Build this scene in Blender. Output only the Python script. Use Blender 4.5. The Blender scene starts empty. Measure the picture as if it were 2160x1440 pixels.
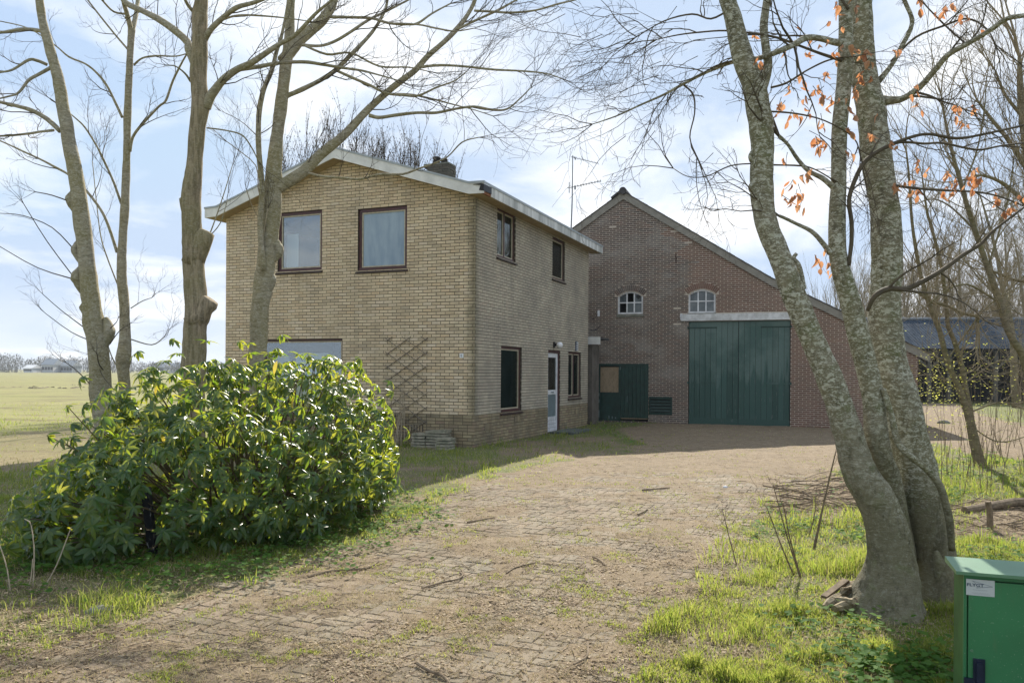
import bpy, math, random
import numpy as np
from mathutils import Vector, Matrix, noise as mnoise
random.seed(7)
rng = np.random.default_rng(11)
R = math.radians
scene = bpy.context.scene
col = scene.collection

# ------------------------------------------------------------------ camera
F, HZ, CX, CH, ROLL = 1660.0, 786.0, 1080.0, 1.60, R(0.4)
CAM = Vector((0, 0, CH))
EX = Vector((math.cos(ROLL), 0, math.sin(ROLL)))
EY = Vector((-math.sin(ROLL), 0, math.cos(ROLL)))
cd = bpy.data.cameras.new('camera')
cd.sensor_width = 36.0
cd.lens = F * 36.0 / 2160.0
cd.shift_y = (HZ - 720.0) / 2160.0
cd.clip_start = 0.05
cd.clip_end = 9000.0
cam = bpy.data.objects.new('camera', cd)
col.objects.link(cam)
EZ = Vector((0, -1, 0))
cam.matrix_world = Matrix(((EX.x, EY.x, EZ.x, 0), (EX.y, EY.y, EZ.y, 0), (EX.z, EY.z, EZ.z, CH), (0, 0, 0, 1)))
scene.camera = cam

# ------------------------------------------------------------------ sky and sun
SUN_AZ = math.atan2(0.30, 1.42)      # to the right of straight ahead
SUN_EL = R(34.5)
world = bpy.data.worlds.new('World')
scene.world = world
world.use_nodes = True
wt = world.node_tree
wt.nodes.clear()
def wn(t, **k):
    n = wt.nodes.new(t)
    for a, b in k.items(): setattr(n, a, b)
    return n
sky = wn('ShaderNodeTexSky', sky_type='NISHITA', sun_disc=False)
sky.sun_elevation = SUN_EL
sky.sun_rotation = SUN_AZ
sky.air_density = 1.0; sky.dust_density = 0.6; sky.ozone_density = 1.4
CLOUDZ = 11.9
tc = wn('ShaderNodeTexCoord')
sep = wn('ShaderNodeSeparateXYZ')
wt.links.new(tc.outputs['Generated'], sep.inputs[0])
addz = wn('ShaderNodeMath', operation='ADD'); addz.inputs[1].default_value = 0.22
mx0 = wn('ShaderNodeMath', operation='MAXIMUM'); mx0.inputs[1].default_value = 0.0
wt.links.new(sep.outputs['Z'], mx0.inputs[0]); wt.links.new(mx0.outputs[0], addz.inputs[0])
dx = wn('ShaderNodeMath', operation='DIVIDE'); dy = wn('ShaderNodeMath', operation='DIVIDE')
wt.links.new(sep.outputs['X'], dx.inputs[0]); wt.links.new(addz.outputs[0], dx.inputs[1])
wt.links.new(sep.outputs['Y'], dy.inputs[0]); wt.links.new(addz.outputs[0], dy.inputs[1])
comb = wn('ShaderNodeCombineXYZ')
wt.links.new(dx.outputs[0], comb.inputs[0]); wt.links.new(dy.outputs[0], comb.inputs[1])
comb.inputs[2].default_value = CLOUDZ
cn = wn('ShaderNodeTexNoise'); cn.inputs['Scale'].default_value = 1.5; cn.inputs['Detail'].default_value = 9
cn.inputs['Roughness'].default_value = 0.56; cn.inputs['Distortion'].default_value = 0.35
wt.links.new(comb.outputs[0], cn.inputs['Vector'])
cr = wn('ShaderNodeValToRGB')
cr.color_ramp.elements[0].position = 0.455; cr.color_ramp.elements[0].color = (0, 0, 0, 1)
cr.color_ramp.elements[1].position = 0.66; cr.color_ramp.elements[1].color = (1, 1, 1, 1)
wt.links.new(cn.outputs['Fac'], cr.inputs[0])
# clouds thicken towards the horizon
hz = wn('ShaderNodeMapRange'); hz.inputs['From Min'].default_value = 0.0; hz.inputs['From Max'].default_value = 0.10
hz.inputs['To Min'].default_value = 0.6; hz.inputs['To Max'].default_value = 0.0
wt.links.new(sep.outputs['Z'], hz.inputs['Value'])
mxc = wn('ShaderNodeMath', operation='MAXIMUM')
wt.links.new(cr.outputs[0], mxc.inputs[0]); wt.links.new(hz.outputs[0], mxc.inputs[1])
cn2 = wn('ShaderNodeTexNoise'); cn2.inputs['Scale'].default_value = 3.2; cn2.inputs['Detail'].default_value = 6
wt.links.new(comb.outputs[0], cn2.inputs['Vector'])
cc = wn('ShaderNodeValToRGB')
CL = 5.6
cc.color_ramp.elements[0].position = 0.3; cc.color_ramp.elements[0].color = (0.80, 0.85, 0.92, 1)
cc.color_ramp.elements[1].position = 0.6; cc.color_ramp.elements[1].color = (1, 1, 1, 1)
wt.links.new(cn2.outputs['Fac'], cc.inputs[0])
cm = wn('ShaderNodeVectorMath', operation='SCALE'); cm.inputs['Scale'].default_value = CL
wt.links.new(cc.outputs[0], cm.inputs[0])
# the clear sky: a thin even veil over the blue of the sky texture
veil = wn('ShaderNodeMixRGB'); veil.inputs[0].default_value = 0.88
veil.inputs[2].default_value = (2.40, 3.05, 4.05, 1)
clampn = wn('ShaderNodeMixRGB', blend_type='DARKEN'); clampn.inputs[0].default_value = 1.0
clampn.inputs[2].default_value = (5.2, 5.5, 6.0, 1)
wt.links.new(sky.outputs[0], clampn.inputs[1])
wt.links.new(clampn.outputs[0], veil.inputs[1])
mixc = wn('ShaderNodeMixRGB')
wt.links.new(mxc.outputs[0], mixc.inputs[0]); wt.links.new(veil.outputs[0], mixc.inputs[1]); wt.links.new(cm.outputs[0], mixc.inputs[2])
bg = wn('ShaderNodeBackground'); bg.inputs['Strength'].default_value = 0.10
wt.links.new(mixc.outputs[0], bg.inputs['Color'])
wo = wn('ShaderNodeOutputWorld'); wt.links.new(bg.outputs[0], wo.inputs['Surface'])

sd = bpy.data.lights.new('sun', 'SUN')
sd.energy = 3.9; sd.angle = R(0.5); sd.color = (1.0, 0.92, 0.80)
sun = bpy.data.objects.new('sun', sd); col.objects.link(sun)
SDIR = Vector((math.sin(SUN_AZ) * math.cos(SUN_EL), math.cos(SUN_AZ) * math.cos(SUN_EL), math.sin(SUN_EL)))
sun.rotation_euler = (-SDIR).to_track_quat('-Z', 'Y').to_euler()
sun.location = SDIR * 60

scene.view_settings.view_transform = 'Standard'
scene.view_settings.look = 'None'
scene.view_settings.exposure = 1.20
scene.view_settings.gamma = 1.0
scene.view_settings.use_curve_mapping = False
scene.render.engine = 'CYCLES'
scene.cycles.use_denoising = True
scene.cycles.max_bounces = 8
scene.cycles.transparent_max_bounces = 8
scene.cycles.sample_clamp_indirect = 6.0

# ------------------------------------------------------------------ pixels to places
def ray(x, y):
    return EX * ((x - CX) / F) + EY * ((HZ - y) / F) + Vector((0, 1, 0))
def at(x, y, Y):
    return CAM + ray(x, y) * Y
def gnd(x, y, z=0.0):
    r = ray(x, y)
    return CAM + r * ((z - CH) / r.z)
class Face:
    """a vertical face: point P on the ground, u to its right, n outwards (towards the viewer)"""
    def __init__(s, P, u):
        s.P = Vector(P); s.u = Vector(u).normalized(); s.n = Vector((s.u.y, -s.u.x, 0))
        if s.n.dot(Vector((0, 0, 0)) - s.P) < 0: s.n = -s.n
    def q(s, x, y, o=0.0):
        r = ray(x, y); P = s.P + s.n * o
        t = (P - CAM).dot(s.n) / r.dot(s.n)
        p = CAM + r * t - P
        return p.dot(s.u), p.z
    def L(s, a, z, o=0.0):
        return s.P + s.u * a + s.n * o + Vector((0, 0, z))

# ------------------------------------------------------------------ mesh builder
ROOT = {}
def tag(o, label=None, cat=None, group=None, kind=None):
    if label: o['label'] = label
    if cat: o['category'] = cat
    if group: o['group'] = group
    if kind: o['kind'] = kind
    return o
def empty(name, loc, label=None, cat=None, group=None, kind=None):
    o = bpy.data.objects.new(name, None); col.objects.link(o)
    o.location = loc; o.empty_display_size = 0.2
    ROOT[o.name] = Vector(loc)
    return tag(o, label, cat, group, kind)
def add_object(name, me, parent=None, loc=None):
    o = bpy.data.objects.new(name, me); col.objects.link(o)
    if parent is not None:
        o.parent = parent
        ROOT[o.name] = ROOT[parent.name].copy()
    else:
        o.location = loc or (0, 0, 0)
        ROOT[o.name] = Vector(loc or (0, 0, 0))
    return o
BOXF = ((0, 3, 2, 1), (4, 5, 6, 7), (0, 1, 5, 4), (1, 2, 6, 5), (2, 3, 7, 6), (3, 0, 4, 7))
class MB:
    def __init__(s): s.v = []; s.f = []; s.m = []
    def add(s, vs, fs, m=0):
        b = len(s.v); s.v.extend([tuple(p) for p in vs])
        for f in fs: s.f.append(tuple(i + b for i in f)); s.m.append(m)
    def hexa(s, c, m=0): s.add(c, BOXF, m)
    def box(s, fc, a0, a1, z0, z1, o0, o1, m=0):
        s.hexa([fc.L(a0, z0, o0), fc.L(a1, z0, o0), fc.L(a1, z0, o1), fc.L(a0, z0, o1),
                fc.L(a0, z1, o0), fc.L(a1, z1, o0), fc.L(a1, z1, o1), fc.L(a0, z1, o1)], m)
    def abox(s, x0, x1, y0, y1, z0, z1, m=0):
        s.hexa([(x0, y0, z0), (x1, y0, z0), (x1, y1, z0), (x0, y1, z0), (x0, y0, z1), (x1, y0, z1), (x1, y1, z1), (x0, y1, z1)], m)
    def prism(s, fc, poly, o0, o1, m=0):
        n = len(poly)
        vs = [fc.L(a, z, o0) for a, z in poly] + [fc.L(a, z, o1) for a, z in poly]
        fs = [tuple(range(n)), tuple(range(2 * n - 1, n - 1, -1))]
        fs += [((i + 1) % n, i, i + n, (i + 1) % n + n) for i in range(n)]
        s.add(vs, fs, m)
    def bar(s, a, b, w, h, up=Vector((0, 0, 1)), m=0):
        a = Vector(a); b = Vector(b); d = (b - a).normalized()
        r = d.cross(up).normalized() * (w / 2); t = r.cross(d).normalized() * (h / 2)
        s.hexa([a - r - t, a + r - t, b + r - t, b - r - t, a - r + t, a + r + t, b + r + t, b - r + t], m)
    def tube(s, pts, rad, n=8, m=0, cap=True, rough=0.0, flat=None):
        P = [Vector(p) for p in pts]; N = len(P)
        if N < 2: return
        rings = []
        ref = Vector((0.3, 0.9, 0.1))
        d0 = (P[1] - P[0]).normalized()
        x = d0.cross(ref)
        if x.length < 1e-4: x = d0.cross(Vector((1, 0, 0)))
        x.normalize()
        for i in range(N):
            d = (P[min(i + 1, N - 1)] - P[max(i - 1, 0)])
            if d.length < 1e-9: d = d0
            d = d.normalized()
            x = (x - d * x.dot(d))
            if x.length < 1e-6: x = d.cross(Vector((0, 0, 1)))
            x.normalize(); y = d.cross(x)
            r = rad[i] if hasattr(rad, '__len__') else rad
            ring = []
            for k in range(n):
                a = 2 * math.pi * k / n
                rr = r
                if rough:
                    q = P[i] + (x * math.cos(a) + y * math.sin(a)) * r
                    rr = r * (1 + rough * mnoise.noise(Vector((q.x * 6, q.y * 6, q.z * 3))) + rough * .5 * mnoise.noise(q * 17))
                ring.append(P[i] + (x * math.cos(a) + y * math.sin(a)) * rr)
            rings.append(ring)
        vs = [p for r_ in rings for p in r_]
        fs = []
        for i in range(N - 1):
            for k in range(n):
                a = i * n + k; b = i * n + (k + 1) % n
                fs.append((a, b, b + n, a + n))
        if cap:
            fs.append(tuple(range(n - 1, -1, -1))); fs.append(tuple((N - 1) * n + k for k in range(n)))
        s.add(vs, fs, m)
    def build(s, name, mats, parent=None, loc=None, smooth=False, label=None, cat=None, group=None, kind=None):
        if parent is not None: base = ROOT[parent.name]
        else: base = Vector(loc) if loc is not None else Vector((0, 0, 0))
        me = bpy.data.meshes.new(name)
        bv = [(p[0] - base.x, p[1] - base.y, p[2] - base.z) for p in s.v]
        me.from_pydata(bv, [], s.f)
        if not isinstance(mats, (list, tuple)): mats = [mats]
        for mm in mats: me.materials.append(mm)
        if len(mats) > 1: me.polygons.foreach_set('material_index', s.m)
        if smooth: me.polygons.foreach_set('use_smooth', [True] * len(me.polygons))
        me.update()
        return tag(add_object(name, me, parent, base if parent is None else None), label, cat, group, kind)
def smooth_path(pts, rad, sub=4):
    """Catmull-Rom through the points, the radii blended along"""
    P = [Vector(p) for p in pts]; n = len(P); op = []; orr = []
    for i in range(n - 1):
        p0 = P[max(i - 1, 0)]; p1 = P[i]; p2 = P[i + 1]; p3 = P[min(i + 2, n - 1)]
        for k in range(sub):
            t = k / sub
            op.append(0.5 * ((2 * p1) + (p2 - p0) * t + (2 * p0 - 5 * p1 + 4 * p2 - p3) * t * t + (3 * p1 - p0 - 3 * p2 + p3) * t ** 3))
            orr.append(rad[i] * (1 - t) + rad[i + 1] * t)
    op.append(P[-1]); orr.append(rad[-1])
    return op, orr
def big_mesh(name, verts, faces, mats, parent=None, smooth=False, midx=None, **k):
    """verts (n,3), faces (m,3 or 4) as arrays, in world space"""
    base = ROOT[parent.name] if parent is not None else Vector((0, 0, 0))
    verts = np.asarray(verts, dtype=np.float32) - np.array(base, dtype=np.float32)
    faces = np.asarray(faces, dtype=np.int32)
    me = bpy.data.meshes.new(name)
    me.vertices.add(len(verts)); me.vertices.foreach_set('co', verts.ravel())
    c = faces.shape[1]
    me.loops.add(faces.size); me.loops.foreach_set('vertex_index', faces.ravel())
    me.polygons.add(len(faces))
    me.polygons.foreach_set('loop_start', np.arange(0, faces.size, c, dtype=np.int32))
    if not isinstance(mats, (list, tuple)): mats = [mats]
    for mm in mats: me.materials.append(mm)
    if midx is not None: me.polygons.foreach_set('material_index', np.asarray(midx, dtype=np.int32))
    if smooth: me.polygons.foreach_set('use_smooth', np.ones(len(faces), dtype=bool))
    me.update(calc_edges=True)
    return tag(add_object(name, me, parent), **k)

# ------------------------------------------------------------------ materials
class G:
    def __init__(s, name):
        s.mat = bpy.data.materials.new(name); s.mat.use_nodes = True
        s.t = s.mat.node_tree; s.t.nodes.clear()
        s.geo = s.n('ShaderNodeNewGeometry')
    def n(s, typ, ins=None, **k):
        nd = s.t.nodes.new(typ)
        for a, b in k.items(): setattr(nd, a, b)
        if ins:
            for a, b in ins.items(): s.set(nd, a, b)
        return nd
    def set(s, nd, key, val):
        i = nd.inputs[key]
        if hasattr(val, 'node') or isinstance(val, bpy.types.NodeSocket): s.t.links.new(val, i)
        elif isinstance(val, bpy.types.Node): s.t.links.new(val.outputs[0], i)
        else:
            if isinstance(val, tuple) and len(val) == 3 and i.type == 'RGBA': val = val + (1,)
            i.default_value = val
    @property
    def pos(s): return s.geo.outputs['Position']
    def map(s, scale=(1, 1, 1), rot=(0, 0, 0), src=None):
        m = s.n('ShaderNodeMapping', {'Vector': src or s.pos, 'Scale': scale, 'Rotation': rot}); return m.outputs[0]
    def noise(s, scale, detail=4, rough=.55, src=None, dist=0.0):
        return s.n('ShaderNodeTexNoise', {'Vector': src or s.pos, 'Scale': scale, 'Detail': detail, 'Roughness': rough, 'Distortion': dist}).outputs['Fac']
    def ramp(s, fac, stops, interp='LINEAR'):
        r = s.n('ShaderNodeValToRGB', {'Fac': fac}); e = r.color_ramp.elements; r.color_ramp.interpolation = interp
        while len(e) < len(stops): e.new(0.5)
        for i, (p, c) in enumerate(stops):
            e[i].position = p
            e[i].color = (c, c, c, 1) if not isinstance(c, tuple) else c + (1,)
        return r.outputs[0]
    def mix(s, fac, a, b, mode='MIX'):
        return s.n('ShaderNodeMixRGB', {'Fac': fac, 'Color1': a, 'Color2': b}, blend_type=mode).outputs[0]
    def math(s, op, a, b=0.0):
        return s.n('ShaderNodeMath', {0: a, 1: b}, operation=op).outputs[0]
    def rnd(s):
        """one random number per separate piece, whether it is an object or an island of a mesh"""
        oi = s.n('ShaderNodeObjectInfo').outputs['Random']
        return s.math('FRACT', s.math('ADD', oi, s.geo.outputs['Random Per Island']))
    def bump(s, h, strength=.3, dist=.01):
        return s.n('ShaderNodeBump', {'Height': h, 'Strength': strength, 'Distance': dist}).outputs[0]
    def out(s, color, rough=.8, bump=None, spec=.3, metal=0.0, trans=None, transw=0.0, coat=0.0, **k):
        b = s.n('ShaderNodeBsdfPrincipled', {'Base Color': color, 'Roughness': rough, 'Specular IOR Level': spec, 'Metallic': metal})
        if coat: s.set(b, 'Coat Weight', coat)
        if bump is not None: s.set(b, 'Normal', bump)
        o = s.n('ShaderNodeOutputMaterial')
        src = b.outputs[0]
        if trans is not None:
            tr = s.n('ShaderNodeBsdfTranslucent', {'Color': trans})
            mx = s.n('ShaderNodeMixShader', {0: transw, 1: b.outputs[0], 2: tr.outputs[0]})
            src = mx.outputs[0]
        s.t.links.new(src, o.inputs['Surface'])
        return s.mat

def mat_brick(name, cols, dirt, dirtamt=.5, efflor=None, moss=None, bs=.5, corner=None):
    g = G(name)
    st = [(i / max(1, len(cols) - 1), c) for i, c in enumerate(cols)]
    base = g.ramp(g.rnd(), st)
    n1 = g.noise(1.3, 5); n2 = g.noise(60, 3)
    c = g.mix(g.ramp(n1, [(.38, 0.0), (.68, dirtamt)]), base, dirt)
    c = g.mix(g.ramp(n2, [(.3, .35), (.6, 0.0)]), c, dirt)
    if efflor:
        n3 = g.noise(.9, 6, .65, g.map((1, 1, 1.6)))
        c = g.mix(g.ramp(n3, [(.47, 0.0), (.62, .65)]), c, efflor)
    if moss:
        z = g.n('ShaderNodeSeparateXYZ', {0: g.pos}).outputs[2]
        mz = g.ramp(g.math('ADD', z, g.math('MULTIPLY', g.noise(2.0, 5), 1.2)), [(.30, .75), (.99, 0.0)])
        c = g.mix(mz, c, moss)
    ns = g.noise(1.6, 5, .6, g.map((2.2, 2.2, .22)))
    c = g.mix(g.ramp(ns, [(.52, 0.0), (.72, .42)]), c, dirt)
    if corner:
        # grown-over quoin: a grimy green strip beside the house corner
        dv = g.n('ShaderNodeVectorMath', {0: g.pos, 1: (-.80, 16.70, 0)}, operation='SUBTRACT').outputs[0]
        ln = g.n('ShaderNodeVectorMath', {0: g.n('ShaderNodeVectorMath', {0: dv, 1: (1, 1, 0)}, operation='MULTIPLY').outputs[0]}, operation='LENGTH').outputs['Value']
        q = g.math('ADD', ln, g.math('MULTIPLY', g.noise(5, 4), .35))
        c = g.mix(g.ramp(q, [(.20, .75), (.42, 0.0)]), c, corner)
    return g.out(c, .88, g.bump(g.noise(90, 4), bs, .004), spec=.2)
def mat_simple(name, c, rough=.7, var=.25, scale=8, bs=.15, spec=.35, dark=None, metal=0.0, streak=False):
    g = G(name)
    src = g.map((1, 1, .12)) if streak else None
    n1 = g.noise(scale, 5, .6, src); n2 = g.noise(scale * 7, 3)
    dk = dark or tuple(x * (1 - var * 1.6) for x in c)
    cc = g.mix(g.ramp(n1, [(.35, 1.0), (.65, 0.0)]), c, dk)
    cc = g.mix(g.math('MULTIPLY', n2, .25), cc, tuple(x * .7 for x in c))
    return g.out(cc, rough, g.bump(n2, bs, .004), spec=spec, metal=metal)
YB = [(.56, .44, .285), (.72, .58, .385), (.78, .645, .445), (.67, .535, .35), (.74, .62, .46), (.69, .525, .33), (.51, .42, .295)]
M_brick_y = mat_brick('yellow brick', YB, (.33, .285, .20), .30, None, (.26, .24, .16), corner=(.17, .15, .09))
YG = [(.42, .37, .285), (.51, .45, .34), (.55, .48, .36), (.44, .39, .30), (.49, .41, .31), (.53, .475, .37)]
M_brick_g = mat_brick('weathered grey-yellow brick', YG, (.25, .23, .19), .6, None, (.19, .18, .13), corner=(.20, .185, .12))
PB = [(.30, .245, .155), (.40, .33, .20), (.34, .26, .155), (.26, .22, .15), (.43, .36, .22), (.28, .19, .14)]
M_brick_p = mat_brick('plinth clinker', PB, (.13, .11, .075), .5)
M_mortar_d = mat_simple('dark mortar', (.095, .08, .058), .95, .2, 20)
RB = [(.195, .112, .084), (.235, .132, .096), (.17, .104, .08), (.215, .135, .10), (.19, .115, .086)]
M_brick_r = mat_brick('red-brown barn brick', RB, (.11, .07, .05), .35)
OB = [(.125, .095, .076), (.16, .11, .085), (.095, .08, .07), (.15, .12, .10), (.18, .11, .082)]
M_brick_o = mat_brick('old dark barn brick', OB, (.08, .06, .055), .4, (.24, .225, .20))
M_mortar_l = mat_simple('pale mortar', (.56, .48, .385), .95, .2, 14)
M_fascia = mat_simple('weathered white board', (.78, .775, .735), .7, .16, 3, .1, .3, (.60, .60, .57))
M_fascia2 = mat_simple('streaked white board', (.76, .76, .73), .7, .2, 5, .1, .3, (.30, .31, .29), streak=True)
M_soffit = mat_simple('soffit', (.42, .32, .18), .8, .15, 3)
M_zinc = mat_simple('zinc edge', (.36, .40, .42), .5, .1, 5, .05, .5)
M_felt = mat_simple('roofing felt', (.07, .07, .07), .9, .2, 5)
M_maroon = mat_simple('maroon painted wood', (.085, .022, .02), .45, .35, 14, .2, .5, (.045, .02, .018))
M_cream = mat_simple('cream painted wood', (.52, .46, .33), .55, .2, 14, .1, .4)
M_white = mat_simple('white paint', (.78, .79, .80), .5, .12, 6, .08, .4, (.5, .5, .5))
M_lintel = mat_simple('whitewashed lintel', (.72, .72, .71), .8, .1, 5, .2, .2, (.44, .44, .42))
M_slate = mat_simple('grey plywood panel', (.17, .22, .23), .5, .15, 5)
M_black = mat_simple('black', (.012, .012, .014), .5, .2, 9)
M_sill = mat_simple('glazed sill tile', (.05, .026, .022), .45, .4, 14, .3, .4)
M_concrete = mat_simple('concrete', (.23, .22, .19), .9, .25, 6, .4, .2, (.13, .14, .10))
M_rakewood = mat_simple('grey verge board', (.30, .28, .235), .85, .2, 4, .2, .2)
M_tile = mat_simple('dark ridge tile', (.06, .055, .055), .7, .2, 6)
M_metal = mat_simple('galvanised metal', (.28, .29, .30), .45, .2, 10, .05, .5, metal=.6)
M_rust = mat_simple('rusty iron', (.10, .055, .04), .85, .3, 12)
M_darkwood = mat_simple('dark tarred boards', (.02, .022, .026), .7, .3, 6)
M_post = mat_simple('grey timber', (.13, .12, .10), .85, .2, 6)
M_int = mat_simple('dim room wall', (.13, .15, .15), .9, .15, 1.2)
M_intwhite = mat_simple('pale blind', (.72, .74, .76), .7, .05, 1)
M_lath = mat_simple('weathered lath', (.25, .22, .18), .85, .2, 20, .1)
M_slab = mat_simple('mossy paving slab', (.36, .33, .26), .9, .25, 9, .4, .2, (.15, .16, .11))
M_labelw = mat_simple('label', (.50, .53, .54), .4, .04, 4)
M_ink = mat_simple('blue ink', (.06, .09, .14), .5, .05, 4)
M_inkf = mat_simple('faded ink', (.36, .38, .40), .5, .05, 4)
M_ply = None

def mat_green_door():
    g = G('green painted planks')
    stretch = g.map((1, 1, .10))
    n1 = g.noise(5.0, 6, .65, stretch); n2 = g.noise(.9, 5, .6); n3 = g.noise(28, 4, .6, stretch)
    base = g.mix(g.ramp(g.rnd(), [(0, 0.0), (1, 1.0)]), (.022, .062, .050), (.038, .095, .08))
    z = g.n('ShaderNodeSeparateXYZ', {0: g.pos}).outputs[2]
    up = g.math('ADD', g.math('MULTIPLY', z, .16), g.math('MULTIPLY', n1, .62))
    fade = g.ramp(up, [(.52, 0.0), (.60, .55), (.95, .7)])
    fade = g.math('MULTIPLY', fade, g.ramp(n2, [(.36, .25), (.55, 1.0)]))
    c = g.mix(fade, base, (.13, .19, .17))
    c = g.mix(g.ramp(n3, [(.62, 0.0), (.72, .5)]), c, (.19, .22, .20))
    return g.out(c, .55, g.bump(n3, .2, .004), spec=.4)
M_green = mat_green_door()
M_dgreen = mat_simple('dark green paint', (.014, .052, .040), .5, .3, 7, .1, .4)
def mat_plywood():
    g = G('weathered plywood')
    n = g.noise(3.0, 5, .6, g.map((3, 3, .5)), 2.5)
    w = g.ramp(n, [(.3, (.22, .165, .10)), (.5, (.33, .25, .16)), (.55, (.2, .15, .09)), (.7, (.36, .28, .18))])
    return g.out(w, .8, g.bump(n, .2, .003))
M_ply = mat_plywood()
def mat_glass(name, tint, glossw, rough=.02, ior=1.5):
    g = G(name)
    tr = g.n('ShaderNodeBsdfTransparent', {'Color': tint})
    gl = g.n('ShaderNodeBsdfGlossy', {'Color': (.9, .95, 1.0), 'Roughness': rough, 'Normal': g.bump(g.noise(1.2, 2), .12, .02)})
    lw_ = g.n('ShaderNodeLayerWeight', {'Blend': .5}).outputs['Facing']
    f = g.math('ADD', g.math('MULTIPLY', g.math('POWER', lw_, 5.0), ior - 1.0), glossw + .04)
    mx = g.n('ShaderNodeMixShader', {0: f, 1: tr.outputs[0], 2: gl.outputs[0]})
    o = g.n('ShaderNodeOutputMaterial'); g.t.links.new(mx.outputs[0], o.inputs[0])
    return g.mat
M_glass = mat_glass('window glass', (.8, .88, .9, 1), .12)
M_glass_side = mat_glass('dim window glass', (.6, .66, .6, 1), .05, .02, 1.18)
M_glass_dusty = mat_glass('dusty glass', (.5, .55, .53, 1), .05, .12, 1.25)
def mat_film():
    g = G('blue grey film on the pane')
    n = g.noise(2.0, 6, .65, g.map((1.5, 1.5, .35)))
    c = g.ramp(n, [(.3, (.17, .25, .34)), (.7, (.34, .43, .50))])
    return g.out(c, .25, spec=.5)
M_film = mat_film()

def mat_bark(name, base, dark, lichen, lw, moss=(.15, .145, .06), mw=.4, furrow=False, smoothfoot=False):
    g = G(name)
    st = g.map((1, 1, 3.2)) if not furrow else g.map((1, 1, .14))
    n1 = g.noise(7 if not furrow else 24, 6, .65, st, .6)
    n2 = g.noise(21, 7, .74, g.map((1, 1, 1.7)), .3)
    n3 = g.noise(1.6, 4)
    n4 = g.noise(45, 4, .6, g.map((1, 1, 2.5)))
    c = g.mix(g.ramp(n1, [(.38, 1.0), (.60, 0.0)]), base, dark)
    c = g.mix(g.ramp(n3, [(.40, 0.0), (.62, mw)]), c, moss)
    l1 = g.ramp(n2, [(.525, 0.0), (.565, lw)]); l2 = g.ramp(n4, [(.55, 0.0), (.62, lw * .9)])
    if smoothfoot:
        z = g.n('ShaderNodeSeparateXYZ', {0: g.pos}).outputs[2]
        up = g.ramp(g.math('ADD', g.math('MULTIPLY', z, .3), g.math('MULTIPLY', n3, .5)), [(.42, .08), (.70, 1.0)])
        c = g.mix(g.ramp(g.math('ADD', g.math('MULTIPLY', z, .35), g.math('MULTIPLY', g.noise(2.4, 5), .8)), [(.42, .7), (.95, 0.0)]), c, (.125, .115, .068))  # foot mixed darker: mossy bark, with some of its shade in the colour
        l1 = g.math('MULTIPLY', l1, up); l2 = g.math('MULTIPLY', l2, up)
    if smoothfoot:
        nf1 = g.noise(15, 6, .7, g.map((1, 1, .3)), .8); nf2 = g.noise(38, 5, .7); nf3 = g.noise(5, 6, .7)
        c = g.mix(g.ramp(nf1, [(.36, .65), (.50, 0.0)]), c, (.065, .058, .036))
        c = g.mix(g.ramp(nf2, [(.54, 0.0), (.66, .55)]), c, (.30, .29, .225))
        c = g.mix(g.ramp(nf3, [(.54, 0.0), (.66, .5)]), c, (.13, .15, .06))
    c = g.mix(l1, c, lichen)
    c = g.mix(l2, c, lichen)
    h = g.math('ADD', n1, g.math('MULTIPLY', n4, .5))
    if smoothfoot: h = g.math('ADD', h, g.math('ADD', nf1, g.math('MULTIPLY', nf3, 1.5)))
    return g.out(c, .9, g.bump(h, .6 if furrow else (.7 if smoothfoot else .35), .02), spec=.2)
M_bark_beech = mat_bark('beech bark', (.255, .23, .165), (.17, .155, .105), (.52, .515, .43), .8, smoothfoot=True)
M_bark_grey = mat_bark('grey maple bark', (.34, .30, .215), (.19, .165, .11), (.46, .44, .36), .5, (.22, .19, .07), .6)
M_bark_furrow = mat_bark('furrowed bark', (.34, .27, .18), (.14, .11, .07), (.40, .37, .28), .3, (.20, .18, .07), .5, furrow=True)
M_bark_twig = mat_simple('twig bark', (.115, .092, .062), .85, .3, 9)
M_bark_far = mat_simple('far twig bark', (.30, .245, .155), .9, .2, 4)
M_dry = mat_simple('dry stick', (.24, .18, .115), .9, .35, 20)
M_stalk = mat_simple('bleached stalk', (.50, .42, .30), .9, .2, 20)
# ------------------------------------------------------------------ ground
def _hash(ix, iy, seed):
    h = (ix * 374761393 + iy * 668265263 + seed * 974634777) & 0xffffffff
    h = ((h ^ (h >> 13)) * 1274126177) & 0xffffffff
    return ((h ^ (h >> 16)) & 0xffff) / 65535.0
def vnoise(x, y, seed=0):
    x = np.asarray(x, dtype=np.float64); y = np.asarray(y, dtype=np.float64)
    ix = np.floor(x).astype(np.int64); iy = np.floor(y).astype(np.int64)
    fx = x - ix; fy = y - iy
    fx = fx * fx * (3 - 2 * fx); fy = fy * fy * (3 - 2 * fy)
    a = _hash(ix, iy, seed); b = _hash(ix + 1, iy, seed); c = _hash(ix, iy + 1, seed); d = _hash(ix + 1, iy + 1, seed)
    return (a * (1 - fx) + b * fx) * (1 - fy) + (c * (1 - fx) + d * fx) * fy
def fbm(x, y, seed=0, oct=4, g=.5):
    s = 0; a = 1; t = 0
    for i in range(oct):
        s = s + a * vnoise(x * 2 ** i, y * 2 ** i, seed + i * 17); t += a; a *= g
    return s / t
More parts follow.
